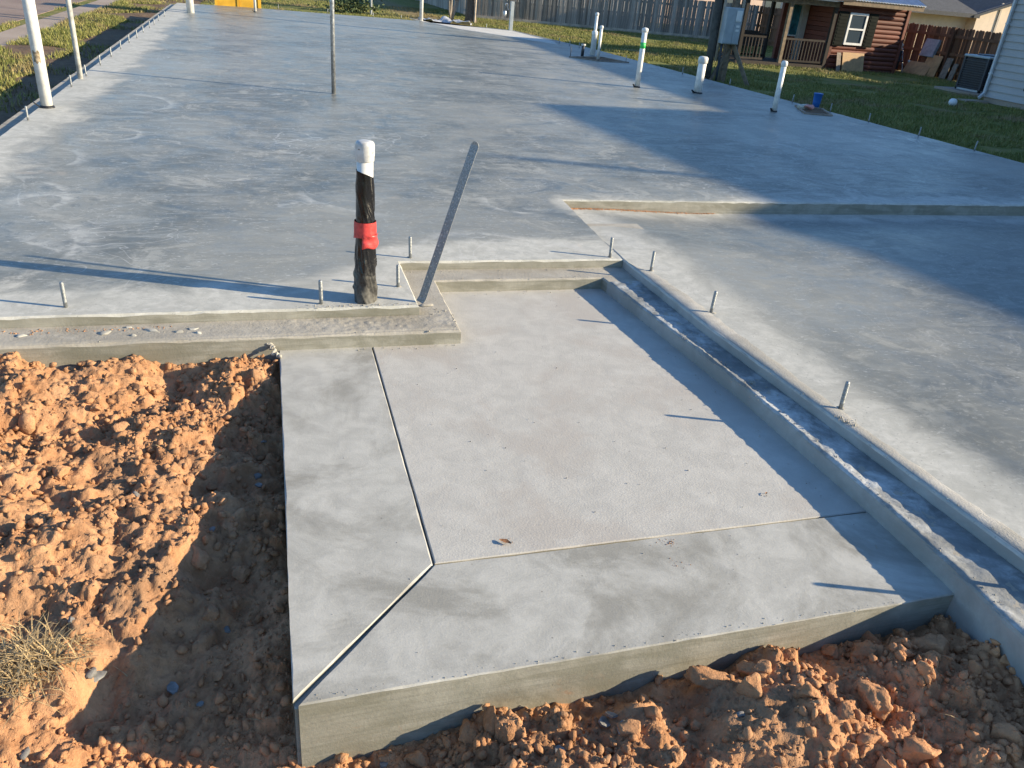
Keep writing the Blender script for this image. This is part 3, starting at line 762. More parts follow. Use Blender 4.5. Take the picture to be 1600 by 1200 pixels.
# ------------------------------------------------------------------ anchor bolts
b = MB()
b.tube([(0, 0, -.03), (0, 0, .119), (0, 0, .124)], [.0088, .0088, .0072], 14)
for k in range(30): b.tube([(0, 0, .026+k*.0031), (0, 0, .0275+k*.0031), (0, 0, .029+k*.0031)], [.0088, .0096, .0088], 12, 0, False)
bolt_me = b.mesh('anchor_bolt', [M['bolt']], True)
col_me = clod_mesh('mortar_collar', 77, 2, M['ledge'])
ORD = ['nearest', 'second nearest', 'third nearest', 'fourth nearest', 'fifth nearest', 'sixth nearest', 'seventh nearest', 'eighth nearest', 'ninth nearest', 'tenth nearest', 'eleventh nearest', 'twelfth nearest', 'thirteenth nearest', 'fourteenth nearest']
def bolt(px, py, label, group, collar=False, z=0.):
    p = spot(px, py, z); rr = random.Random(px*3+py)
    o = link('anchor_bolt', bolt_me); o.location = p; o.rotation_euler = (rr.uniform(-.035, .035), rr.uniform(-.035, .035), rr.uniform(0, 3))
    s = rr.uniform(.96, 1.04); o.scale = (s, s, s*rr.uniform(.95, 1.05))
    tag(o, label, 'bolt', group)
    if collar:
        k = link('mortar_collar', col_me, o); k.scale = (.021, .018, .005); k.location = (.004, -.004, 0); k.rotation_euler = (0, 0, rr.uniform(0, 6))
g_ = 'anchor bolts along the front edge'
bolt(103, 480, 'anchor bolt by the left border on the front slab edge', g_)
bolt(502, 475, 'anchor bolt just left of the tape-wrapped pipe', g_, True)
bolt(622, 448, 'anchor bolt between the tape-wrapped pipe and the steel strap', g_, True)
bolt(641, 403, 'anchor bolt behind the one between wrapped pipe and strap', g_, True)
bolt(953, 402, 'anchor bolt on the front edge by the corner of the ledge trough', g_, True)
g_ = 'anchor bolts on the sill strip'
bolt(1017, 423, 'farthest anchor bolt on the rough strip beside the garage floor', g_, True, -.002)
bolt(1111, 488, 'middle anchor bolt on the rough strip beside the garage floor', g_, True, -.002)
bolt(1313, 638, 'nearest anchor bolt on the rough strip, with crumbs at its foot', g_, True, -.002)
p_ = spot(1270, 912, PZ)+Vector((SD.x, SD.y, 0))/SD.z*(.124-PZ)
o = link('anchor_bolt', bolt_me); o.location = (p_.x, p_.y, -.002); tag(o, 'anchor bolt on the rough strip just outside the right border', 'bolt', g_)
for k, q in enumerate([(44, 188), (80, 165), (112, 136), (135, 119), (157, 102), (174, 89), (189, 77), (202, 67), (214, 60), (224, 51), (234, 44), (241, 39), (248, 33), (257, 26)]):
    bolt(q[0], q[1], ORD[k]+' anchor bolt along the left slab edge', 'anchor bolts along the left edge')
for k, q in enumerate([(1522, 236), (1435, 213), (1357, 191), (1297, 175), (1238, 160), (1140, 133.5), (1066, 116), (978, 96), (905, 75), (890, 71), (874, 67)]):
    bolt(q[0], q[1], ORD[k]+' anchor bolt along the right slab edge by the lawn', 'anchor bolts along the right edge')
for q, lb in [((435, 14.5), 'anchor bolt on the rear slab edge right of the yellow container'), ((512, 20.5), 'anchor bolt on the rear slab edge by the thin steel pole'), ((583, 26.5), 'anchor bolt on the rear slab edge between pole and white post'), ((627, 30), 'anchor bolt on the rear slab edge just left of the white post'), ((760, 44.5), 'anchor bolt on the rear slab edge left of the meter pedestal')]:
    bolt(q[0], q[1], lb, 'anchor bolts along the rear edge')

# ------------------------------------------------------------------ the tape-wrapped pipe and the strap
p0 = spot(571, 469)
wp = thing('wrapped_pipe', 'capped white pipe stub wrapped in black plastic with red tape', 'pipe', p0)
b = MB(); b.lathe((0, 0, 0), [(.0375, -.02), (.0375, .69)], 24); b.build('pipe', M['pvc'], wp, True)
b = MB(); b.lathe((0, 0, 0), [(.0385, .684), (.0425, .688), (.0428, .708), (.0442, .711), (.0442, .752), (.0438, .760), (.0418, .767), (.038, .772), (.028, .7755), (.011, .7765)], 28); b.build('cap', M['cap'], wp, True)
for a, z, r in ((-.75, .728, .0055), (-2.35, .742, .006)):
    b = MB(); n = 11
    vs = [(.0446*math.cos(a+r/.049*math.cos(2*math.pi*k/n)*(1+.5*math.sin(k*2.7))), .0446*math.sin(a+r/.049*math.cos(2*math.pi*k/n)*(1+.5*math.sin(k*2.7))), z+r*.6*math.sin(2*math.pi*k/n)*(1+.5*math.sin(k*3.1))) for k in range(n)]
    b.add(vs, [tuple(range(n))]); b.build('smudge', M['board_old'], wp)
def wrap(name, z0, z1, r0, r1, mat, seed, topslant=0., amp=.004, nz=60, n=48, botslant=0.):
    vs = []; fs = []
    from mathutils import noise as mn
    for i in range(nz+1):
        u = i/nz
        for j in range(n):
            a = 2*math.pi*j/n
            z = z0+botslant*math.cos(a+1.6) + (z1+topslant*abs(math.sin((a+.1)/2.))-z0-botslant*math.cos(a+1.6))*u
            r = r0+(r1-r0)*u
            q = Vector((math.cos(a)*1.2, math.sin(a)*1.2, z*7+a*.9+seed))
            fold = abs(mn.noise(Vector((math.cos(a)*.9+seed, math.sin(a)*.9, z*11+1.6*a*.5+1.2*math.sin(a+1)))))
            kk = amp*(1.35-u)
            r += kk*(mn.noise(q*.8)*1.1+.5*mn.noise(q*1.9)) + kk*2.6*max(0, .28-fold)
            vs.append((math.cos(a)*r, math.sin(a)*r, z))
    for i in range(nz):
        for j in range(n):
            j2 = (j+1) % n; fs.append((i*n+j, i*n+j2, (i+1)*n+j2, (i+1)*n+j))
    b = MB(); b.add(vs, fs); return b.build(name, mat, wp, True)
t = NT('dusty_black_plastic'); zc = t.xyz(t.obj)[2]
nn = t.noise(26, 5, .65, .8, t.obj); dust = t.math('ADD', t.rng(zc, .0, .30, .50, .0), t.math('MULTIPLY', t.math('SUBTRACT', nn, .5), 1.1))
M['wrap'] = t.fin(t.mix(t.rng(dust, .12, .75), (.008, .008, .009), (.115, .110, .098)), t.rng(dust, .1, .7, .22, .6), t.bump(t.noise(14, 4, .6, .8, t.obj), .35, .006), None, .5)
wrap('plastic_wrap', -.005, .605, .052, .0400, M['wrap'], 3.3, .04, .0085, 110, 64)
wrap('tape_band', .322, .405, .0535, .0515, M['red'], 8.1, .0, .0025, 14, 48, .012)
b = MB(); vs = []; ni_, nj_ = 16, 9
for i in range(ni_):
    for j in range(nj_):
        u = i/(ni_-1); v = j/(nj_-1); a_ = math.radians(-112+118*u)
        r_ = .0565+.0025*math.sin(u*9+v*4)+.004*u**3+.002*math.sin(v*7)
        lo_ = .278+.007*math.sin(u*8.3)+.010*u; hi_ = .346
        vs.append((r_*math.cos(a_), r_*math.sin(a_), lo_+(hi_-lo_)*v))
b.add(vs, [(i*nj_+j, i*nj_+j+1, (i+1)*nj_+j+1, (i+1)*nj_+j) for i in range(ni_-1) for j in range(nj_-1)])
o = b.build('tape_flap', M['red'], wp, True); o.modifiers.new('s', 'SOLIDIFY').thickness = .0012

s0 = spot(656, 472); st_ = thing('steel_strap', 'perforated galvanised steel strap standing askew beside the wrapped pipe', 'strap', s0)
W = .045; cw = [0, .0090, .0130, .0320, .0360, W]; lv = [0.]
while lv[-1] < .80: lv += [lv[-1]+.024, lv[-1]+.028]
def strap_pt(s, w):
    # bent just above the floor, then leaning right and a little away
    e = math.radians(74) if s > .03 else math.radians(60); k = min(s, .03); e0 = math.radians(62)
    x = k*math.cos(e0)+max(0, s-.03)*math.cos(e)*(1+.10*(s-.4)); z = k*math.sin(e0)+max(0, s-.03)*math.sin(e)
    ww = w-W/2
    return (x+ww*.62, -.012*math.sin(s*4)-ww*.78, z-ww*.17)
b = MB(); ni = len(cw); vs = [strap_pt(s, w) for s in lv for w in cw]; fs = []
for i in range(len(lv)-1):
    for j in range(ni-1):
        if i % 2 == 1 and j in (1, 3) and ((i//2) % 2 == (j//3)) : continue
        fs.append((i*ni+j, i*ni+j+1, (i+1)*ni+j+1, (i+1)*ni+j))
b.add(vs, fs)
t = NT('spangled_galvanised'); sp = t.voro(160, 'F1', t.obj, 1., 'Color')
M['strap'] = t.fin(t.mix(t.rng(t.xyz(sp)[0], .3, .9), (.20, .208, .208), (.29, .298, .295)), .5, None, .25, .5)
o = b.build('strap_plate', M['strap'], st_); m = o.modifiers.new('s', 'SOLIDIFY'); m.thickness = .0028; m.offset = 0
tip = strap_pt(lv[-1], W/2); b = MB(); b.tube([Vector(tip)+Vector((-.0011, -.0009, -.004)), Vector(tip)+Vector((.0011, .0009, -.004))], W/2*.96, 16); b.build('rounded_tip', M['strap'], st_)
k = link('mortar_foot', col_me, st_); k.scale = (.045, .03, .012); k.location = (.02, -.03, -.004)
k = link('mortar_foot', col_me, wp); k.scale = (.062, .058, .016); k.location = (0, 0, -.004); k.rotation_euler = (0, 0, 1)

# crumbs of mortar on the ledges, flakes on the porch
pts = []
def crumb_line(a, c, n, spread, z, r0=.002, r1=.008):
    a = Vector(a); c = Vector(c)
    for _ in range(n):
        q = a.lerp(c, rnd.random()); r = .62*min(r1, r0*rnd.paretovariate(1.9)); pts.append((q.x+rnd.gauss(0, spread), q.y+rnd.gauss(0, spread), z+r*.35, r))
crumb_line((-1.2, 3.60), (.66, 3.60), 150, .012, -.052); crumb_line((-.9, 3.50), (.84, 3.47), 120, .03, -.052)
crumb_line((.735, 3.47), (.80, 3.70), 45, .03, -.052, .003, .011); crumb_line((.10, 3.645), (.68, 3.645), 110, .014, 0, .0025, .009)
crumb_line((.84, 3.45), (.865, 3.62), 30, .006, -.052, .003, .010); crumb_line((.75, 4.25), (2.0, 4.24), 80, .01, -.052)
crumb_line((.80, 4.12), (1.8, 4.11), 60, .012, -.052); crumb_line((.88, 4.07), (1.8, 4.06), 60, .02, PZ)
crumb_line((.15, 3.40), (.85, 3.395), 70, .012, PZ); crumb_line((2.03, 2.7), (2.05, 1.8), 60, .008, -.05, .003, .009); crumb_line((2.05, 1.8), (2.02, 1.1), 60, .009, -.05, .003, .010)
crumb_line((2.0, 3.3), (2.06, 2.4), 120, .03, -.05, .003, .009); crumb_line((1.96, 3.6), (2.03, 2.7), 50, .012, -.05, .002, .007)
crumb_line((2.12, 2.9), (2.25, 1.5), 60, .015, .001, .002, .006); crumb_line((2.18, 2.32), (2.22, 2.22), 50, .014, .002, .003, .012)
crumb_line((.02, 1.42), (1.9, 1.42), 110, .006, PZ, .0018, .005); crumb_line((1.9, 3.9), (1.92, 1.6), 70, .012, PZ, .002, .006)
stuff(scatter_crumbs('mortar_crumbs', pts, M['ledge'], 1, 6, 12), 'crumbs of mortar along the ledges and edges', 'crumbs')
pts = []
for px, py in [(735, 690), (790, 700), (826, 655), (915, 580), (1075, 735), (1110, 770), (1195, 771), (1198, 775), (1160, 792), (980, 755), (960, 690), (1000, 757), (870, 575), (700, 583), (713, 576), (775, 550), (620, 848), (537, 716), (835, 660),
               (885, 747), (1005, 865), (845, 820), (905, 660), (1040, 700), (1080, 640), (640, 905), (1190, 774), (930, 800), (760, 735), (870, 478), (905, 465), (860, 470)]:
    p = spot(px, py, PZ); pts.append((p.x, p.y, PZ+.0006, rnd.uniform(.002, .0042)))
for k in range(26):
    pts.append((rnd.uniform(.05, 1.75), rnd.uniform(1.5, 3.35), PZ+.0006, rnd.uniform(.0012, .0026)))
stuff(scatter_crumbs('dark_specks', pts, M['stone'], 1, 4, 14), 'dark specks of grit on the porch concrete', 'grit')
cr = []
for k in range(160):
    x = rnd.uniform(-1.3, -.45); cr.append((x, 3.575+rnd.gauss(0, .012), -.05, min(.008, .002*rnd.paretovariate(1.5))))
for px, py, n in [(1048, 848, 40), (1055, 880, 14), (787, 848, 6)]:
    p = spot(px, py, PZ)
    for k in range(n): cr.append((p.x+rnd.gauss(0, .02), p.y+rnd.gauss(0, .012), PZ+.0005, rnd.uniform(.001, .003)))
for k in range(1500):
    x = 2.19+rnd.random()**1.5*1.3; cr.append((x, 5.638-abs(rnd.gauss(0, .013)), float(garage_z(np.array(x), np.array(5.62)))+.001, min(.007, .0022*rnd.paretovariate(1.7))))
stuff(scatter_crumbs('clay_spill', cr, M['dirt'], 1, 5, 18), 'orange clay crumbs spilled on the concrete', 'dirt')
# mortar blobs on the ledge by the left border
for k, (px, py, rx, ry) in enumerate([(165, 521, .034, .017), (200, 512, .026, .010), (237, 517, .046, .015), (280, 519, .026, .014), (302, 514, .028, .013), (207, 525, .018, .009), (35, 525, .026, .012), (310, 521, .014, .01)]):
    p = spot(px, py, -.05); o = link('mortar_blob', clod_mesh('mortar_blob', 500+k, 3, M['border'])); o.location = p; o.scale = (rx, ry*1.5, .009); o.rotation_euler = (0, 0, rnd.uniform(-.2, .2))
    tag(o, ('leftmost oval of the pale mortar group on the ledge', 'thin mortar blob behind the left end of the group', 'longest flat mortar blob on the ledge', 'mortar blob right of the longest one', 'rear right mortar blob of the ledge group', 'small mortar dab in front of the longest blob', 'lone tan mortar dab on the ledge at the left border', 'smallest mortar dab at the right end of the group')[k], 'mortar', 'mortar blobs on the ledge')
# torn lip where porch and ledge meet
pts = []
for k in range(34):
    u = k/33; px = 408+26*u+3*math.sin(k); py = 523+33*u**1.2
    p = spot(px, py, -.06-.05*u); pts.append((p.x+rnd.gauss(0, .004), p.y+rnd.gauss(0, .004), p.z, rnd.uniform(.007, .016)))
o = scatter_crumbs('torn_mortar_lip', pts, M['ledge'], 2, 5, 21); o.parent = porch
# a dry leaf on the porch
def leaf(px, py, z, s, lb):
    p = spot(px, py, z); b = MB(); n = 8
    vs = []
    for i in range(n+1):
        u = i/n; w = .42*math.sin(math.pi*min(1, u*1.02))**.8
        for sgn in (-1, 0, 1): vs.append(((u-.5)*s*2, sgn*w*s*(1+.12*math.sin(i*2.2)), .004+.25*s*abs(sgn)*.9*(.6+.4*math.sin(u*4))))
    b.add(vs, [(i*3+j, i*3+j+1, i*3+j+4, i*3+j+3) for i in range(n) for j in range(2)])
    o = b.build('dry_leaf', M['leaf'], None, True); o.location = p; o.rotation_euler = (0, 0, rnd.uniform(0, 6)); tag(o, lb, 'leaf')
leaf(789, 848, PZ+.001, .022, 'curled dry brown leaf on the porch field near the front joint')
leaf(1197, 772, PZ+.001, .009, 'tiny dark dry leaf on the porch near the trough shadow')

# ------------------------------------------------------------------ pipes and poles standing in the slab
def pipe(px, py, r, h, mat, label, cap=None, band=None, boot=False, name='pipe_stub', group='pipes standing in the slab', extra=None, capmat=None, z=0.):
    p = spot(px, py, z); o = thing(name, label, 'pipe', p, group)
    b = MB(); b.lathe((0, 0, 0), [(r, -.02), (r, h*.5), (r, h)], 20); b.build('pipe', mat, o, True)
    if cap:
        b = MB(); b.lathe((0, 0, 0), [(r*1.02, h-cap-.01), (r*1.22, h-cap), (r*1.22, h-cap*.35), (r*1.15, h-cap*.1), (r*.85, h+.006), (r*.3, h+.01)], 22); b.build('cap', capmat or M['pvc'], o, True)
    if band:
        b = MB(); b.lathe((0, 0, 0), [(r*1.03, band[0]), (r*1.03, band[1])], 20); b.build('painted_band', M['green'], o, True)
    if boot:
        b = MB(); b.lathe((0, 0, 0), [(r*1.3, -.01), (r*1.25, .012), (r*1.05, .022)], 18)
        b.bar((-r*1.2, -r*.4, .01), (-r*2.0, -r*.7, .05), .03, .012); b.build('rubber_sleeve', M['black'], o)
    return o
pipe(74, 168, .052, 2.3, M['pvc'], 'tall white pipe with a brown smudge near the left slab edge', boot=True, name='tall_pipe')
o = [x for x in bpy.data.objects if x.name.startswith('tall_pipe')][0]
b = MB(); vs = []
for i in range(7):
    for j in range(5):
        a = -2.25+i*.2; vs.append((.0526*math.cos(a), .0526*math.sin(a), .405+j*.025+.012*math.sin(i*1.7)))
b.add(vs, [(i*5+j, i*5+j+1, i*5+j+6, i*5+j+5) for i in range(6) for j in range(4)])
b.build('mud_smudge', plain('mud_smear', (.36, .28, .18), .9, 0, .4, 30), o, True)
pipe(126, 123, .029, 2.2, M['pvc_grey'], 'slim weathered grey pipe behind the tall white pipe on the left', name='tall_pipe')
pipe(298, 20, .088, 2.5, M['pvc'], 'thick white post at the far left rear of the slab', name='white_post')
pipe(399, 19, .034, 2.2, M['pvc'], 'thin white pipe in front of the yellow container', boot=True, name='tall_pipe')
pipe(521.5, 146.5, .027, 2.2, M['galv'], 'speckled galvanised steel pole standing alone mid-slab', name='steel_pole')
pipe(658, 32.5, .056, 2.4, M['pvc'], 'white post on the rear slab edge left of the bare shrub', name='white_post')
pipe(995, 136.5, .043, .90, M['pvc'], 'white capped pipe with a bright green band', .05, (.60, .69), True)
pipe(1089.5, 145.5, .066, .56, M['pvc'], 'thickest white pipe stub with a stained bulky cap', .09, None, True, capmat=M['pvc_dirty'])
pipe(1209, 174.5, .039, .70, M['pvc'], 'white capped pipe with a black rubber sleeve at its foot, near the blue cup', .06, None, True)
o = pipe(925.5, 86, .034, .88, M['pvc'], 'white two-step pipe, thick below and thin above, by the rear lawn edge', .05)
b = MB(); b.lathe((0, 0, 0), [(.062, -.02), (.062, .42), (.068, .43), (.068, .49), (.05, .51), (.036, .515)], 20); b.build('coupling', M['pvc'], o, True)
pipe(934, 93, .032, .67, M['pvc'], 'slim white pipe right beside the two-step pipe', .04)
o = pipe(909.5, 89, .034, .27, M['dark'], 'short dark pipe stub with a pale collar beside the white pair', None)
b = MB(); b.lathe((0, 0, 0), [(.036, .225), (.05, .23), (.05, .265), (.036, .27)], 16); b.build('collar', M['pvc_grey'], o, True)
def rebar(px, py, h, lb):
    o = tag(MB().tube([(0, 0, -.02), (.004, 0, h*.5), (-.003, 0.002, h)], .008, 8).build('rebar_stub', M['dark']), lb, 'rebar'); o.location = spot(px, py)
rebar(891, 88, .2, 'thin dark rebar stub left of the short dark pipe')
# wet tub block-outs
def blockout(name, pix, lb):
    q = [spot(*a) for a in pix]; c = sum(q, Vector())/4; o = thing(name, lb, 'block-out', (c.x, c.y, 0))
    for i in range(4):
        a = q[i]-c; d = q[(i+1) % 4]-c; b = MB(); b.bar((a.x, a.y, .006), (d.x, d.y, .006), .035, .03); b.build('form_board', M['board_old'], o)
    b = MB(); b.add([(k.x-c.x, k.y-c.y, .0045) for k in q], [(0, 1, 2, 3)]); b.build('sunken_floor', M['verge'], o)
    return c
blockout('plumbing_blockout', [(1243, 166), (1258, 178), (1299, 181.5), (1284, 171)], 'boxed-out plumbing recess in the slab with blue cup and rag')
blockout('plumbing_blockout', [(890, 89.5), (935, 96), (982, 98.5), (940, 90)], 'boxed-out plumbing recess around the pair of white pipes')
p = spot(1274, 168, .01); o = thing('blue_cup', 'blue plastic cup-shaped fitting standing in the slab recess', 'cup', p)
b = MB(); b.lathe((0, 0, 0), [(.052, 0), (.060, .09), (.068, .20), (.073, .205), (.073, .215), (.062, .216), (.05, .03)], 24); b.build('cup_body', M['blue'], o, True)
b = MB(); b.tube([(.068*math.cos(a), .068*math.sin(a), .21) for a in [2*math.pi*k/24 for k in range(25)]], .007, 8, 0, False); b.build('rim', M['blue'], o, True)
for px, py, s, mt, lb in [(1254, 165.5, .10, 'palerag', 'crumpled pale rag in the slab recess'), (1265, 167, .085, 'pinkrag', 'crumpled pink rag beside the blue cup')]:
    o = link('rag', clod_mesh('rag', px, 3, M[mt])); o.location = spot(px, py, .045); o.scale = (s, s*.7, s*.6); tag(o, lb, 'rag')

# ------------------------------------------------------------------ things beyond the slab, rear
# yellow container
yo = thing('yellow_container', 'yellow steel container behind the far left slab edge', 'container', (-1.0, 27.6, GZ))
b = MB(); b.box(-.12, 1.12, .02, .9, .1, 1.9); b.build('body', M['yellow'], yo)
for x0, x1 in ((-.07, .47), (.53, 1.07)):
    b = MB(); b.box(x0, x1, -.012, .02, .14, 1.8); bevel(b.build('door_panel', M['yellow'], yo), .01)
b = MB(); b.box(-.16, -.07, -.03, .06, 0, 1.95).box(1.07, 1.16, -.03, .06, 0, 1.95).box(.47, .53, -.03, .04, .1, 1.9); b.build('corner_posts', M['yellow'], yo)
for sx in (-.1, 1.02):
    b = MB(); b.box(sx, sx+.1, 0, .12, 0, .1); b.build('foot', M['dark'], yo)
# meter pedestal with a tap
o = thing('service_pedestal', 'pale grey utility pedestal with a hooked tap pipe at the rear slab corner', 'pedestal', spot(797.5, 47.5))
b = MB(); b.box(-.05, .05, -.05, .05, -.3, .78); bevel(b.build('post', M['boxgrey'], o), .006)
b = MB(); b.tube([(-.06, 0, .55), (-.11, 0, .55), (-.13, 0, .6), (-.13, 0, .68), (-.16, 0, .72), (-.2, 0, .71), (-.21, 0, .66)], .017, 10); b.build('tap_pipe', M['galv'], o, True)
b = MB(); b.lathe((-.21, 0, .36), [(.04, 0), (.05, .05), (.05, .14), (.025, .17)], 14); b.build('meter', M['galv'], o, True)
# sheet of plastic
p = spot(692, 35.5, GZ+.2)
X, Y = np.meshgrid(np.linspace(-.85, .85, 34), np.linspace(-.35, .35, 18), indexing='ij')
Z = .12+.16*fbm(X, Y, 2.6, 4, .55, 6)+.06*np.abs(fbm(X, Y, 6, 3, .5, 7))
V = np.stack([X, Y, Z], -1).reshape(-1, 3); i = np.arange(33*18).reshape(33, 18)[:, :-1].ravel()
o = link('plastic_sheet', np_mesh('plastic_sheet', V, np.stack([i, i+18, i+19, i+1], -1), [M['plastic_sheet']])); o.location = (spot(692, 35)+Vector((.15, .55, -.12))); o.rotation_euler = (0, 0, -.35)
o.modifiers.new('s', 'SOLIDIFY').thickness = .01; tag(o, 'crumpled translucent plastic sheet behind the rear slab edge', 'plastic sheet')

# grey fence ------------------------------------------------------------
def fence(name, a, c, h, label, mat, bw=.14, gap=.012, rails=(.25, .8, 1.35), z=GZ, dog=False, kick=None, posts=2.4, side=1):
    a = Vector((*a, z)); c = Vector((*c, z)); d = (c-a); L = d.length; d.normalize(); nrm = Vector((-d.y, d.x, 0))*side
    o = thing(name, label, 'fence', a); var = []
    for k in range(4):
        b = MB(); t_ = .018
        if dog: pr = [(-bw/2, 0), (bw/2, 0), (bw/2, h-.04), (bw/2-.035, h), (-bw/2+.035, h), (-bw/2, h-.04)]
        else: pr = [(-bw/2, 0), (bw/2, 0), (bw/2, h-.004*k), (-bw/2, h-.006*(3-k))]
        n = len(pr); cup = .004*(k-1.5)
        b.add([(x, -t_/2+cup*abs(x)/bw, zz) for x, zz in pr]+[(x, t_/2+cup*abs(x)/bw, zz) for x, zz in pr], [tuple(range(n)), tuple(range(2*n-1, n-1, -1))]+[(i, n+i, n+(i+1) % n, (i+1) % n) for i in range(n)])
        var.append(b.mesh('fence_board', [mat]))
    n = int(L/(bw+gap)); ang = math.atan2(d.y, d.x)
    for k in range(n):
        q = link('fence_board', var[rnd.randrange(4)], o); q.location = d*((k+.5)*(bw+gap))+nrm*rnd.uniform(-.007, .007)+Vector((0, 0, rnd.uniform(.0, .03)))
        q.rotation_euler = (rnd.uniform(-.012, .012), rnd.uniform(-.010, .010), ang+rnd.uniform(-.05, .05))
    for r in rails:
        b = MB(); b.bar(nrm*.042+Vector((0, 0, r)), d*L+nrm*.042+Vector((0, 0, r)), .04, .09); b.build('rail', mat, o)
    k = 0.
    while k < L:
        b = MB(); q = d*k+nrm*.10; b.bar(q, q+Vector((0, 0, h+.03)), .09, .09); b.build('post', mat, o); k += posts
    if kick:
        b = MB(); b.bar(-nrm*.03+Vector((0, 0, .06)), d*L-nrm*.03+Vector((0, 0, .06)), .03, .16); b.build('kick_board', kick, o)
    return o
fence('grey_fence', (9.9, 39.9), (22.6, 35.9), 1.62, 'long weathered grey board fence across the back of the lawn', M['greyfence'], .098, .005, kick=M['kick'])
fence('grey_fence', (9.8, 58), (9.85, 40.0), 1.62, 'shaded return of the grey fence running back from its corner', M['greyfence'], .28, .014)
fence('brown_fence', (22.6, 35.8), (22.6, 18.4), 1.60, 'brown cedar fence behind the air conditioner with scalloped top', M['brownfence'], .13, .006, dog=True, side=-1)
# bare shrub, tree
def bare(name, px, py, label, n, h, r, spread, seed, z=GZ):
    g = random.Random(seed); o = thing(name, label, 'shrub', spot(px, py, z))
    for k in range(n):
        a = g.uniform(0, 6.28); q = [Vector((g.uniform(-.05, .05), g.uniform(-.05, .05), 0))]; d = Vector((math.cos(a)*spread*g.uniform(.2, 1), math.sin(a)*spread*g.uniform(.2, 1), 1)).normalized()
        for i in range(6): d = (d+Vector((g.gauss(0, .1), g.gauss(0, .1), .06))).normalized(); q.append(q[-1]+d*h/6*g.uniform(.8, 1.1))
        b = MB(); b.tube(q, [r*(1-.12*i) for i in range(7)], 7)
        for i in range(2, 6):
            e = (d+Vector((g.gauss(0, .6), g.gauss(0, .6), .2))).normalized(); b.tube([q[i], q[i]+e*.25, q[i]+e*.45+Vector((0, 0, .1))], [r*.5, r*.35, r*.15], 5)
        b.build('stem', M['twig'], o, True)
    return o
bare('bare_shrub', 704, 33, 'leafless pale shrub of several stems before the dark fence', 6, 2.6, .055, .45, 5)
o = thing('tree', 'dark tree trunk right of the bare shrub', 'tree', spot(735, 35.5, GZ))
b = MB(); b.tube([(0, 0, -.1), (0, 0, .3), (.03, 0, 1.2), (.02, .02, 2.4), (-.05, .05, 3.6)], [.30, .22, .19, .17, .13], 14); b.build('trunk', M['bark'], o, True)
g = np.random.default_rng(3); K = 2600
dirs = g.standard_normal((K, 3)); dirs /= np.linalg.norm(dirs, axis=1)[:, None]; rr = g.uniform(.35, 1, K)**.5
cl = g.standard_normal((26, 3))*np.array([1.1, 1.1, .7]); ctr = cl[g.integers(26, size=K)] + dirs*rr[:, None]*.75 + np.array([0, 0, 4.8])
def leaf_cloud(ctr, size, seed):
    g = np.random.default_rng(seed); K = len(ctr); a = g.standard_normal((K, 3)); a /= np.linalg.norm(a, axis=1)[:, None]
    h = g.standard_normal((K, 3)); b_ = np.cross(a, h); b_ /= np.linalg.norm(b_, axis=1)[:, None]; s = size*g.uniform(.6, 1.3, K)[:, None]
    V = np.stack([ctr-a*s, ctr+b_*s*.5, ctr+a*s, ctr-b_*s*.5], 1).reshape(-1, 3); return V, np.arange(4*K).reshape(K, 4)
V, F = leaf_cloud(ctr, .14, 4); link('crown', np_mesh('crown', V, F, [M['foliage']]), o)
for k in range(5):
    a = k*1.26; b = MB(); b.tube([(-.03, .03, 3.0+k*.1), (.5*math.cos(a), .5*math.sin(a), 3.9), (1.1*math.cos(a), 1.1*math.sin(a), 4.9)], [.09, .06, .025], 8); b.build('limb', M['bark'], o, True)
b = MB().tube([(0, 0, 0), (.02, 0, 1.3), (0, 0, 2.6)], .045, 10); o = b.build('thin_post', M['kick']); o.location = spot(741, 36.5, GZ); tag(o, 'thin pale post leaning by the dark tree trunk', 'post')
# little bush on the lawn behind the slab
o = thing('low_bush', 'low dark bush on the lawn just behind the slab edge', 'bush', spot(552, 22, GZ)+Vector((0, .6, 0)))
ctr = g.standard_normal((900, 3))*np.array([.55, .3, .17])+np.array([0, 0, .3]); ctr[:, 2] = np.abs(ctr[:, 2]); V, F = leaf_cloud(ctr, .07, 6)
link('foliage', np_mesh('bush_foliage', V, F, [M['foliage']]), o)
for k in range(4): MB().tube([(0, 0, 0), (.15*(k-1.5), .02*k, .35)], [.02, .008], 6).build('stem', M['bark'], o)
o = MB().tube([(0, 0, 0), (0, 0, 2.6)], .05, 12).build('steel_post', M['galv']); o.location = spot(576, 25, GZ)+Vector((.2, .8, 0)); tag(o, 'slim grey post on the rear lawn right of the low bush', 'post')

# utility pole and meter stand -----------------------------------------
o = thing('utility_pole', 'dark round utility pole beside the electric meter box', 'pole', (10.78, 19.0, GZ))
b = MB(); b.tube([(0, 0, -.2), (-.02, 0, 1.0), (-.14, 0, 4), (-.25, 0, 8.2)], [.10, .097, .09, .075], 18); b.build('pole', M['polewood'], o, True)
b = MB(); b.tube([(.10, -.1, .5), (.06, -.13, 2.0), (-.02, -.11, 5.0)], .035, 10); b.build('riser_conduit', M['kick'], o, True)
b = MB(); b.bar((-.95, 0, 7.6), (.55, 0, 7.6), .1, .12); b.build('cross_arm', M['lumber'], o)
o = thing('meter_stand', 'grey electric meter box on a braced wooden post at the lawn edge', 'meter box', (11.2, 18.9, GZ))
b = MB(); b.bar((-.02, .06, -.2), (.0, .06, 2.9), .14, .14); bevel(b.build('post', M['lumber'], o), .006)
b = MB(); b.bar((.10, .02, .93), (-.42, -.02, -.02), .05, .11, 0, (0, 1, 0)); b.build('brace', M['lumber'], o)
b = MB(); b.bar((.05, -.06, .92), (.40, -.55, -.02), .045, .09); b.build('brace', M['lumber'], o)
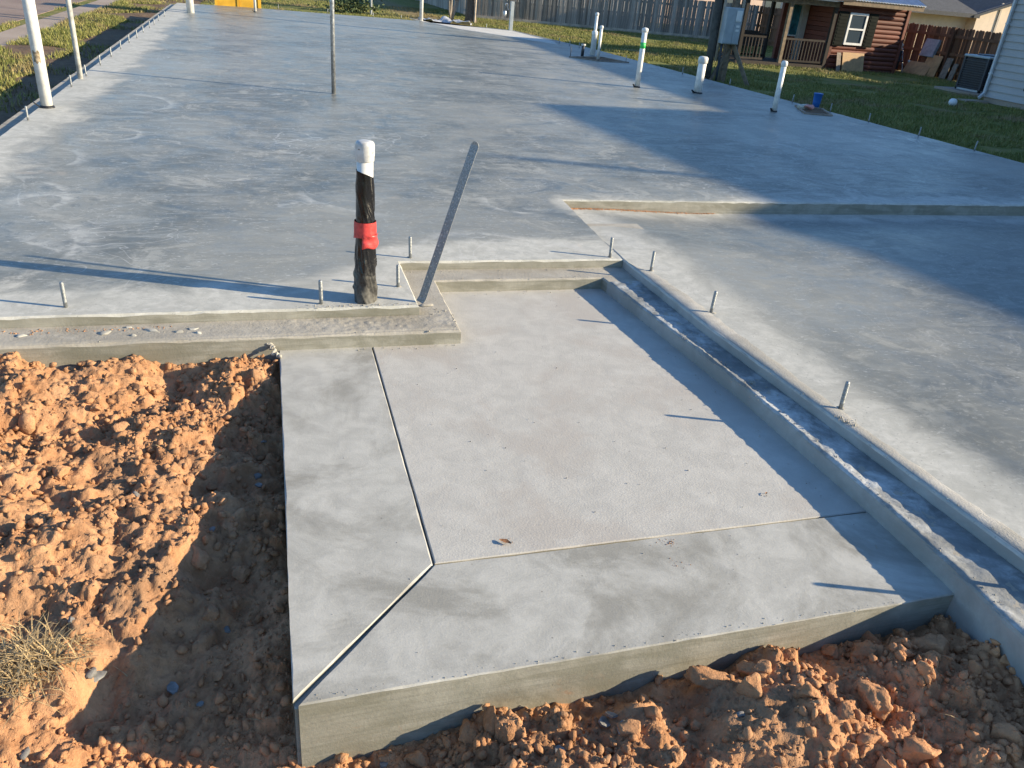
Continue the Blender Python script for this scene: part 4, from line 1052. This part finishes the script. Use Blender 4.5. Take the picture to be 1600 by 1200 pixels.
bx = MB(); bx.box(-.36, .08, -.22, -.02, .91, 1.72); bo = bevel(bx.build('meter_box', M['boxgrey'], o), .012)
b = MB(); b.box(-.345, -.125, -.232, -.2195, .93, 1.70); bevel(b.build('lid', M['boxgrey'], bo), .006)
b = MB(); b.box(-.115, .065, -.230, -.2195, .93, 1.36); bevel(b.build('lid', M['boxgrey'], bo), .006)
b = MB(); b.box(-.10, .05, -.234, -.2195, 1.42, 1.66); bevel(b.build('breaker_cover', M['paper'], bo), .006)
for zz in (1.20, 1.29): MB().box(-.06, .03, -.2335, -.2300, zz, zz+.05).build('label_plate', M['paper'], bo)
b = MB(); b.tube([(-.28, -.1, .92), (-.28, -.1, .7), (-.25, -.08, .2), (-.25, -.08, -.1)], .03, 10); b.build('conduit', M['dark'], o, True)
MB().tube([(.14, -.04, .95), (.14, -.04, 3.2)], .04, 10).build('service_mast', M['kick'], o, True)

# cabin ----------------------------------------------------------------
cz = GZ-.06
cab = thing('cabin', 'small red-brown log cabin with shuttered window and railed porch', 'cabin', (0, 0, 0))
CY = 24.6; x0, x1 = 18.32, 21.2; top = 1.56
b = MB(); b.box(x0+.05, x1-.05, CY+.06, CY+2.6, cz, top); b.build('wall_core', M['cabin'], cab)
nb_ = 15; ph = (top-cz)/nb_
for k in range(nb_):
    za = cz+k*ph; b = MB(); n = 6; pr = []
    for i in range(n+1): a = -math.pi/2+math.pi*i/n; pr.append((CY+.03-.035*math.cos(a), za+ph*.5+ph*.46*math.sin(a)))
    def plank(xa, xb):
        m = len(pr); vs = [(xa, y, zz) for y, zz in pr]+[(xa, CY+.07, pr[-1][1]), (xa, CY+.07, pr[0][1])]; q = len(vs)
        vs += [(xb, v[1], v[2]) for v in vs]
        b.add(vs, [(i, (i+1) % q, q+(i+1) % q, q+i) for i in range(q)]+[tuple(range(q-1, -1, -1)), tuple(range(q, 2*q))])
    if za+ph > .37 and za < 1.24: plank(x0+.09, 18.86); plank(19.46, x1-.09)
    else: plank(x0+.09, x1-.09)
    b.build('log_plank', M['cabin'], cab)
for xx in (x0, x1-.10):
    b = MB(); b.box(xx, xx+.10, CY-.03, CY+.09, cz, top+.02); b.build('corner_board', M['cabin'], cab)
w_ = MB().box(18.84, 19.48, CY-.035, CY+.05, .34, 1.26).build('window', M['curtain'], cab)
for a in ((18.80, 18.87, .31, 1.29), (19.45, 19.52, .31, 1.29), (18.87, 19.45, 1.22, 1.29), (18.87, 19.45, .31, .38), (18.87, 19.45, .77, .82)):
    MB().box(a[0], a[1], CY-.07, CY-.01, a[2], a[3]).build('frame', M['whitetrim'], w_)
for za, zb in ((.385, .765), (.825, 1.215)): MB().box(18.875, 19.445, CY-.045, CY-.038, za, zb).build('pane', M['glass'], w_)
for xa, xb in ((18.36, 18.74), (19.58, 19.92)):
    s_ = MB().box(xa, xb, CY-.075, CY-.04, .27, 1.31).build('shutter', M['shutter'], cab)
    for k in range(9): MB().bar((xa+.05, CY-.08, .34+k*.107), (xb-.05, CY-.08, .34+k*.107), .012, .06).build('louvre', M['shutter'], s_)
# roof : fascia, corrugated sheet
MB().box(x0-.1, x1+.22, CY-.34, CY-.30, 1.50, 1.66).build('fascia', M['lumber'], cab)
b = MB(); n = 100; xa, xb = 18.6, x1+.24; vs = []
for i in range(n+1):
    x = xa+(xb-xa)*i/n; c = .014*math.sin(i*math.pi/2+.4)
    vs += [(x, CY-.38, 1.67+c), (x, CY+1.4, 2.35+c), (x, CY+1.4, 2.33+c), (x, CY-.38, 1.65+c)]
b.add(vs, [(i*4+j, i*4+(j+1) % 4, i*4+4+(j+1) % 4, i*4+4+j) for i in range(n) for j in range(4)]); b.build('metal_roof', M['metalroof'], cab)
MB().box(14.7, 18.55, CY-.36, CY+1.9, 1.60, 1.72).build('porch_roof', M['cabinporch'], cab)
MB().box(14.8, 18.3, CY-.06, CY+.06, 1.40, 1.56).build('porch_beam', M['lumber'], cab)
b = MB(); b.box(14.85, 18.3, CY-.05, CY+1.75, cz, -.38); b.build('porch_floor', M['cabinporch'], cab)
for x, yy in ((14.93, CY), (16.52, CY), (18.24, CY), (14.93, CY+1.6), (15.75, CY+1.6), (16.9, CY+1.6)):
    MB().box(x-.055, x+.055, yy-.055, yy+.055, -.40, 1.42).build('porch_post', M['lumber'] if x == 16.52 else M['cabinporch'], cab)  # one post kept pale as sunlit, the others carry the painted shade tone
def railing(xa, xb, yy, along='x', z0=-.30, z1=.36):
    for zz in (z0, z1):
        b = MB(); b.bar((xa, yy, zz), (xb, yy, zz), .05, .06) if along == 'x' else b.bar((yy, xa, zz), (yy, xb, zz), .05, .06); b.build('rail', M['cabinporch'], cab)
    n = int(abs(xb-xa)/.115)
    for k in range(1, n):
        u = xa+(xb-xa)*k/n; b = MB()
        if along == 'x': b.box(u-.016, u+.016, yy-.016, yy+.016, z0+.03, z1-.03)
        else: b.box(yy-.016, yy+.016, u-.016, u+.016, z0+.03, z1-.03)
        b.build('baluster', M['cabinporch'], cab)
railing(15.0, 15.85, CY); railing(16.58, 18.18, CY); railing(CY+.06, CY+1.54, 14.93, 'y'); railing(15.0, 16.85, CY+1.6)
# recessed wall with door and window
MB().box(17.35, 18.4, CY+1.62, CY+1.75, -.4, 1.6).build('recess_wall', M['cabin'], cab)
for k in range(13): MB().box(18.25, 18.325, CY+.1, CY+1.6, -.36+k*.145, -.36+k*.145+.13).build('log_plank', M['cabin'], cab)
w_ = MB().box(17.66, 18.06, CY+1.56, CY+1.615, .38, 1.40).build('window', M['whitetrim'], cab)
MB().box(17.70, 18.02, CY+1.548, CY+1.556, .42, 1.36).build('pane', plain('blue_green_glass', (.03, .16, .2), .1, 0, .3, 3), w_)
d_ = MB().box(18.0, 18.22, CY+1.40, CY+1.61, -.38, 1.42).build('door', M['door'], cab)
# bench on the porch
bn = thing('porch_bench', 'dark bench standing on the cabin porch behind the railing', 'bench', (15.9, CY+1.1, -.38))
MB().box(-.5, .5, -.2, .2, .38, .43).build('seat', M['cabinporch'], bn); MB().box(-.5, .5, .18, .22, .43, .85).build('backrest', M['cabinporch'], bn)
for sx in (-.45, .4):
    for sy in (-.18, .13): MB().box(sx, sx+.05, sy, sy+.05, 0, .38).build('leg', M['cabinporch'], bn)
# plywood leaning on the cabin
b = MB(); b.bar((0, 0, 0), (0, .18, .62), .86, .018, 0, (0, 1, 0)); o = b.build('plywood_sheet', M['ply']); o.location = (19.27, CY-.28, cz+.02); tag(o, 'tan plywood sheet leaning on the cabin wall under the window', 'plywood')
b = MB(); b.bar((0, 0, 0), (0, .18, .60), .16, .02, 0, (0, 1, 0)); o = b.build('dark_board', M['board_old']); o.location = (18.70, CY-.27, cz+.02); tag(o, 'narrow dark board just left of the plywood sheet', 'board')

# junk by the fence
def lean(name, loc, w, h, th, tilt, rz, mat, lb, cat):
    b = MB(); b.box(-w/2, w/2, -th/2, th/2, 0, h); o = bevel(b.build(name, mat), .01); o.location = loc; o.rotation_euler = (tilt, 0, rz); return tag(o, lb, cat)
RZ = -math.pi/2
lean('cardboard_panel', (22.15, 24.75, GZ), 1.05, .48, .03, -.5, RZ+.1, M['ply'], 'low tan panel lying askew in the junk before the brown fence', 'panel')
lean('plywood_sheet', (22.3, 24.25, GZ), .70, .72, .025, -.22, RZ, M['ply'], 'taller tan panel behind the low one at the brown fence', 'panel')
lean('grey_cushion', (22.42, 24.65, GZ+.62), .62, .58, .12, -.25, RZ, M['cushion'], 'grey-blue cushion propped on the junk pile by the fence', 'cushion')
lean('leaning_board', (22.38, 23.62, GZ), .28, .70, .03, -.2, RZ, M['board_old'], 'grey board leaning on the brown fence next to the tan panels', 'board')
lean('leaning_board', (22.40, 23.28, GZ), .20, .55, .03, -.2, RZ, M['board_old'], 'shortest board leaning on the brown fence, nearest the air conditioner', 'board')
o = thing('folding_chair', 'dark folded chair with pale rag beside the cabin corner', 'chair', (21.75, 25.4, GZ))
MB().box(-.26, .26, .0, .04, .1, .72).build('backrest', M['dark'], o)
for sx in (-.28, .28): MB().tube([(sx, -.25, 0), (sx, .05, .8)], .018, 8).build('leg', M['galv'], o); MB().tube([(sx, .25, 0), (sx, -.05, .6)], .018, 8).build('leg', M['galv'], o)
MB().box(-.25, .25, -.2, .2, .36, .40).build('seat', M['dark'], o)
k = link('pale_rag', clod_mesh('pale_rag', 41, 3, M['trash'])); k.location = (21.7, 25.3, GZ+.80); k.scale = (.2, .16, .22); tag(k, 'pale yellowish rag on the dark folded chair', 'rag')
k = link('paint_can_lid', clod_mesh('white_lump', 42, 2, M['ball'])); k.location = (22.0, 24.95, GZ+.42); k.scale = (.06, .06, .05); k.name = 'plastic_bag'; tag(k, 'small white bag on the low tan panel', 'bag')

# air conditioner --------------------------------------------------------
ac = thing('air_conditioner', 'dark boxy air conditioner unit on a concrete pad by the grey house', 'air conditioner', (20.2, 19.75, GZ))
MB().box(-.42, .42, -.42, .42, .09, .94).build('coil_body', plain('coil_dark', (.028, .032, .042), .6, .3, .2), ac)
for i in range(4):
    sx, sy = ((-1, -1), (1, -1), (1, 1), (-1, 1))[i]; MB().box(sx*.43-.03, sx*.43+.03, sy*.43-.03, sy*.43+.03, .07, .97).build('corner_post', M['acmetal'], ac)
for k in range(13):
    zz = .14+k*.06; MB().box(-.455, -.425, -.40, .40, zz, zz+.022).build('grille_slat', M['acmetal'], ac); MB().box(-.40, .40, -.455, -.425, zz, zz+.022).build('grille_slat', M['acmetal'], ac)
bevel(MB().box(-.48, .48, -.48, .48, .96, 1.03).build('top_cover', M['boxgrey'], ac), .03)
MB().box(-.46, .46, -.46, .46, .07, .12).build('base_pan', M['boxgrey'], ac)
MB().lathe((0, 0, 0), [(.34, 1.03), (.33, 1.06), (.1, 1.075)], 24).build('fan_guard', M['acmetal'], ac)
o = bevel(MB().box(19.35, 21.0, 18.9, 20.6, GZ-.1, GZ+.065).build('concrete_pad', M['walk']), .01); tag(o, 'concrete pad under the air conditioner', 'pad')
o = MB().lathe((16.3, 16.6, GZ), [(.02, .0), (.06, .015), (.092, .055), (.10, .095), (.088, .14), (.055, .172), (.015, .18)], 18).build('white_ball', M['ball'], None, True); tag(o, 'white ball lying on the shaded lawn before the grey house', 'ball')

# grey neighbour house (casts the long shade over the right of the slab) ---------------------
hs = thing('neighbour_house', 'pale grey lap-sided house at the right border with a downspout', 'house', (0, 0, 0))
HX, HY = 18.45, 17.85; EV = 4.15; EV2 = 5.3; YF = 5.0
MB().box(HX+.03, 27.5, -9, HY-.03, GZ-.1, -.34).build('foundation_wall', M['walk'], hs)
MB().box(HX+.05, 27.4, -9, HY-.05, -.36, EV).build('wall_core', M['siding'], hs)
b = MB(); b.box(HX+.05, 27.4, -9, YF, EV-.1, EV2)
b.v = [(v[0], v[1], v[2] if v[2] < EV2-.01 else (4.70 if v[1] < 0 else 5.2)) for v in b.v]; b.build('upper_wall', M['siding'], hs)
nlap = 26; ex = .172
for k in range(nlap):
    za = -.36+k*ex
    b = MB(); b.add([(HX-.016, -9, za), (HX+.022, -9, za+ex+.02), (HX+.06, -9, za+ex+.02), (HX+.06, -9, za), (HX-.016, HY, za), (HX+.022, HY, za+ex+.02), (HX+.06, HY, za+ex+.02), (HX+.06, HY, za)],
                  [(0, 1, 5, 4), (0, 4, 7, 3), (4, 5, 6, 7), (0, 3, 2, 1), (1, 2, 6, 5), (2, 3, 7, 6)])
    b.build('lap_board', M['siding'], hs)
MB().box(HX-.026, HX+.09, HY-.03, HY+.03, -.37, EV).build('corner_board', M['siding'], hs)
def hip(xa, xb, ya, yb, ev, rise, fall=0.):
    w = (xb-xa)/2; ym0, ym1 = ya+w, yb-w
    if ym1 < ym0: ym0 = ym1 = (ya+yb)/2
    b = MB(); xm = (xa+xb)/2
    vs = [(xa, ya, ev), (xb, ya, ev), (xb, yb, ev), (xa, yb, ev), (xm, ym0, ev+rise), (xm, ym1, ev+rise), (xa, ya, ev-.14), (xb, ya, ev-.14), (xb, yb, ev-.14), (xa, yb, ev-.14)]
    vs = [(v[0], v[1], v[2]-fall*(yb-v[1])/(yb-ya)) for v in vs]
    b.add(vs, [(0, 1, 4), (1, 2, 5, 4), (2, 3, 5), (3, 0, 4, 5), (6, 9, 8, 7), (0, 6, 7, 1), (1, 7, 8, 2), (2, 8, 9, 3), (3, 9, 6, 0)])
    b.build('roof', M['shingle'], hs)
hip(HX-.42, 27.9, -9.4, HY+.12, EV+.14, 1.1); hip(HX-.42, 27.9, -9.4, YF+.2, 5.34, 1.0, .54)
MB().tube([(HX+3.0, .1, EV2), (HX+3.0, .1, 7.1)], .065, 10).build('vent_stack', M['galv'], hs)
b = MB(); b.bar((HX-.06, HY-.07, EV), (HX-.06, HY-.07, -.28), .075, .055, 0, (0, 1, 0)); b.bar((HX-.06, HY-.07, -.27), (HX-.22, HY-.09, -.40), .075, .055, 0, (0, 1, 0))
bevel(b.build('downspout', M['spout'], hs), .012)
for zz in (.2, 1.4): MB().box(HX-.10, HX-.004, HY-.115, HY-.025, zz, zz+.03).build('strap', M['spout'], hs)
MB().bar((HX-.5, -9, EV+.02), (HX-.5, HY, EV+.02), .11, .11).build('gutter', M['spout'], hs)
MB().lathe((HX-.02, 16.6, -.02), [(.05, -.04), (.05, .05)], 14).build('wall_tap', M['dark'], hs)
o = bevel(MB().box(HX-.85, HX-.1, HY-.35, HY-.0, GZ-.02, GZ+.05).build('splash_block', M['walk']), .01); tag(o, 'concrete splash block below the downspout', 'splash block')

# beige house beyond the brown fence
bh = thing('beige_house', 'beige stucco house with dark shingle roof beyond the brown fence', 'house', (0, 0, 0))
MB().box(23.6, 29.2, 30.1, 36, GZ, 1.66).build('wall', M['beige'], bh)
b = MB(); b.add([(28.9, 29.6, GZ), (34.5, 29.6, GZ), (34.5, 29.6, 2.6), (31.9, 29.6, 2.55), (28.9, 29.6, 1.58), (28.9, 36, GZ), (34.5, 36, GZ), (34.5, 36, 2.6), (31.9, 36, 2.55), (28.9, 36, 1.58)],
                [(0, 1, 2, 3, 4), (9, 8, 7, 6, 5), (0, 4, 9, 5), (4, 3, 8, 9), (3, 2, 7, 8), (2, 1, 6, 7)]); b.build('gable_wall', M['beige'], bh)
MB().bar((30.0, 29.585, GZ), (30.0, 29.585, 2.1), .09, .05, 0, (0, 1, 0)).build('trim_strip', M['beige_trim'], bh)
MB().bar((28.6, 29.5, 1.53), (32.0, 29.5, 2.63), .06, .16, 0, (0, 0, 1)).build('rake_board', M['fascia'], bh)
b = MB(); b.add([(23.4, 29.35, 1.60), (28.8, 29.35, 1.60), (28.8, 33, 2.75), (23.4, 33, 2.75), (23.4, 29.35, 1.45), (28.8, 29.35, 1.45), (28.8, 33, 2.6), (23.4, 33, 2.6)],
                [(0, 1, 2, 3), (7, 6, 5, 4), (0, 4, 5, 1), (1, 5, 6, 2), (3, 2, 6, 7), (0, 3, 7, 4)]); b.build('roof', M['shingle'], bh)
b = MB(); b.add([(28.45, 29.3, 1.55), (32.0, 29.3, 2.72), (32.0, 36.5, 2.72), (28.45, 36.5, 1.55), (28.45, 29.3, 1.45), (32.0, 29.3, 2.62), (32.0, 36.5, 2.62), (28.45, 36.5, 1.45)],
                [(0, 1, 2, 3), (7, 6, 5, 4), (0, 4, 5, 1), (1, 5, 6, 2), (3, 2, 6, 7), (0, 3, 7, 4)]); b.build('gable_roof', M['shingle'], bh)
b = MB(); b.add([(23.2, 32.8, 2.5), (32.2, 32.8, 2.7), (32.2, 38, 4.6), (23.2, 38, 4.6)], [(0, 1, 2, 3)]); b.build('upper_roof', M['metalroof'], bh)
# far house behind the grey fence
fh = thing('far_house', 'far house with dark roof showing over the grey fence', 'house', (0, 0, 0))
MB().box(13.5, 38, 50, 58, GZ, 2.1).build('wall', plain('far_pink_wall', (.60, .44, .36), .85, 0, .08, 1), fh)
b = MB(); b.add([(13, 49.2, 1.25), (21, 49.2, 1.25), (21, 54, 4.0), (13, 54, 4.0), (21, 49.5, 2.1), (38.5, 49.5, 2.1), (38.5, 54, 4.2), (21, 54, 4.2)], [(0, 1, 2, 3), (4, 5, 6, 7)]); b.build('roof', M['shingle'], fh)
for k in range(4): MB().box(22+k*3.2, 23.2+k*3.2, 49.93, 49.98, .6, 1.7).build('window', M['glass'], fh)
# house added out of view to throw shade over the rear lawn
sh = thing('lawn_shade_house', 'unseen house added behind the grey fence corner to shade the rear lawn', 'house', (0, 0, 0))
MB().box(11.2, 20, 42.5, 49, GZ, 3.0).build('wall', M['siding'], sh)
b = MB(); b.add([(10.8, 42.1, 3.0), (20.4, 42.1, 3.0), (20.4, 49.4, 3.0), (10.8, 49.4, 3.0), (14, 45.7, 4.3), (17, 45.7, 4.3)], [(0, 1, 5, 4), (1, 2, 5), (2, 3, 4, 5), (3, 0, 4), (3, 2, 1, 0)]); b.build('roof', M['shingle'], sh)

# ------------------------------------------------------------------ grass
def grass(name, n, fn, hmin, hmax, wid, label, seed):
    g = np.random.default_rng(seed); P = fn(g, n); n = len(P)
    a = g.uniform(0, 2*np.pi, n); h = g.uniform(hmin, hmax, n); w = wid*g.uniform(.6, 1.3, n)
    d = np.stack([np.cos(a), np.sin(a), 0*a], -1); s = np.stack([-np.sin(a), np.cos(a), 0*a], -1); ln = g.uniform(.1, .9, n)[:, None]*h[:, None]
    V = np.stack([P-s*w[:, None]/2, P+s*w[:, None]/2, P+d*ln+np.stack([0*h, 0*h, h], -1)], 1).reshape(-1, 3)
    o = link(name, np_mesh(name, V, np.arange(3*n).reshape(n, 3), [M['blade']], False)); return stuff(o, label, 'grass')
def right_lawn(g, n):
    # denser near, thinner far
    y = 7+38*g.random(n*2)**1.25; x = np.where(g.random(n*2) < .75, g.uniform(7.2, 23, n*2), g.uniform(-2, 12, n*2))
    z = np.full(n*2, GZ); keep = (vnoise(x, y, 1.3)+.5*vnoise(x, y, .35) > -.22) & ((x > 8.9-.05*(y-5)+.3*vnoise(x, y, 2.)) | (y > 27.2)) & ~((x > HX) & (y < HY)) & ~((x > 14.85) & (x < 21.2) & (y > CY) & (y < 27.2)) & ~((x > 19.3) & (x < 21) & (y > 18.9) & (y < 20.6))
    return np.stack([x, y, z], -1)[keep][:n]
grass('lawn_grass', 260000, right_lawn, .03, .085, .018, 'short patchy lawn grass right of and behind the slab', 31)
def left_verge(g, n):
    y = g.uniform(9, 60, n*3)**1.0; x = np.where(g.random(n*3) < .3, g.uniform(-4.5, -2.45, n*3), g.uniform(-4.5, -3.25, n*3))
    x2 = g.uniform(-5.55, -5.1, n*3); m = g.random(n*3) < .25; x = np.where(m, x2, x)
    dens = np.where(m, vnoise(x*.6, y, .9)+.0, vnoise(x, y, 1.1)+.40*sstep(-3.0, -4.1, x)-.06)
    keep = dens > .06+.12*g.random(n*3)
    z = GZ+.045+.06*fbm(x, y, .8, 3); z = np.where(m, GZ, z)
    return np.stack([x, y, z], -1)[keep][:n]
grass('verge_grass', 52000, left_verge, .03, .10, .02, 'tufty grass on the verge between slab and walk', 32)
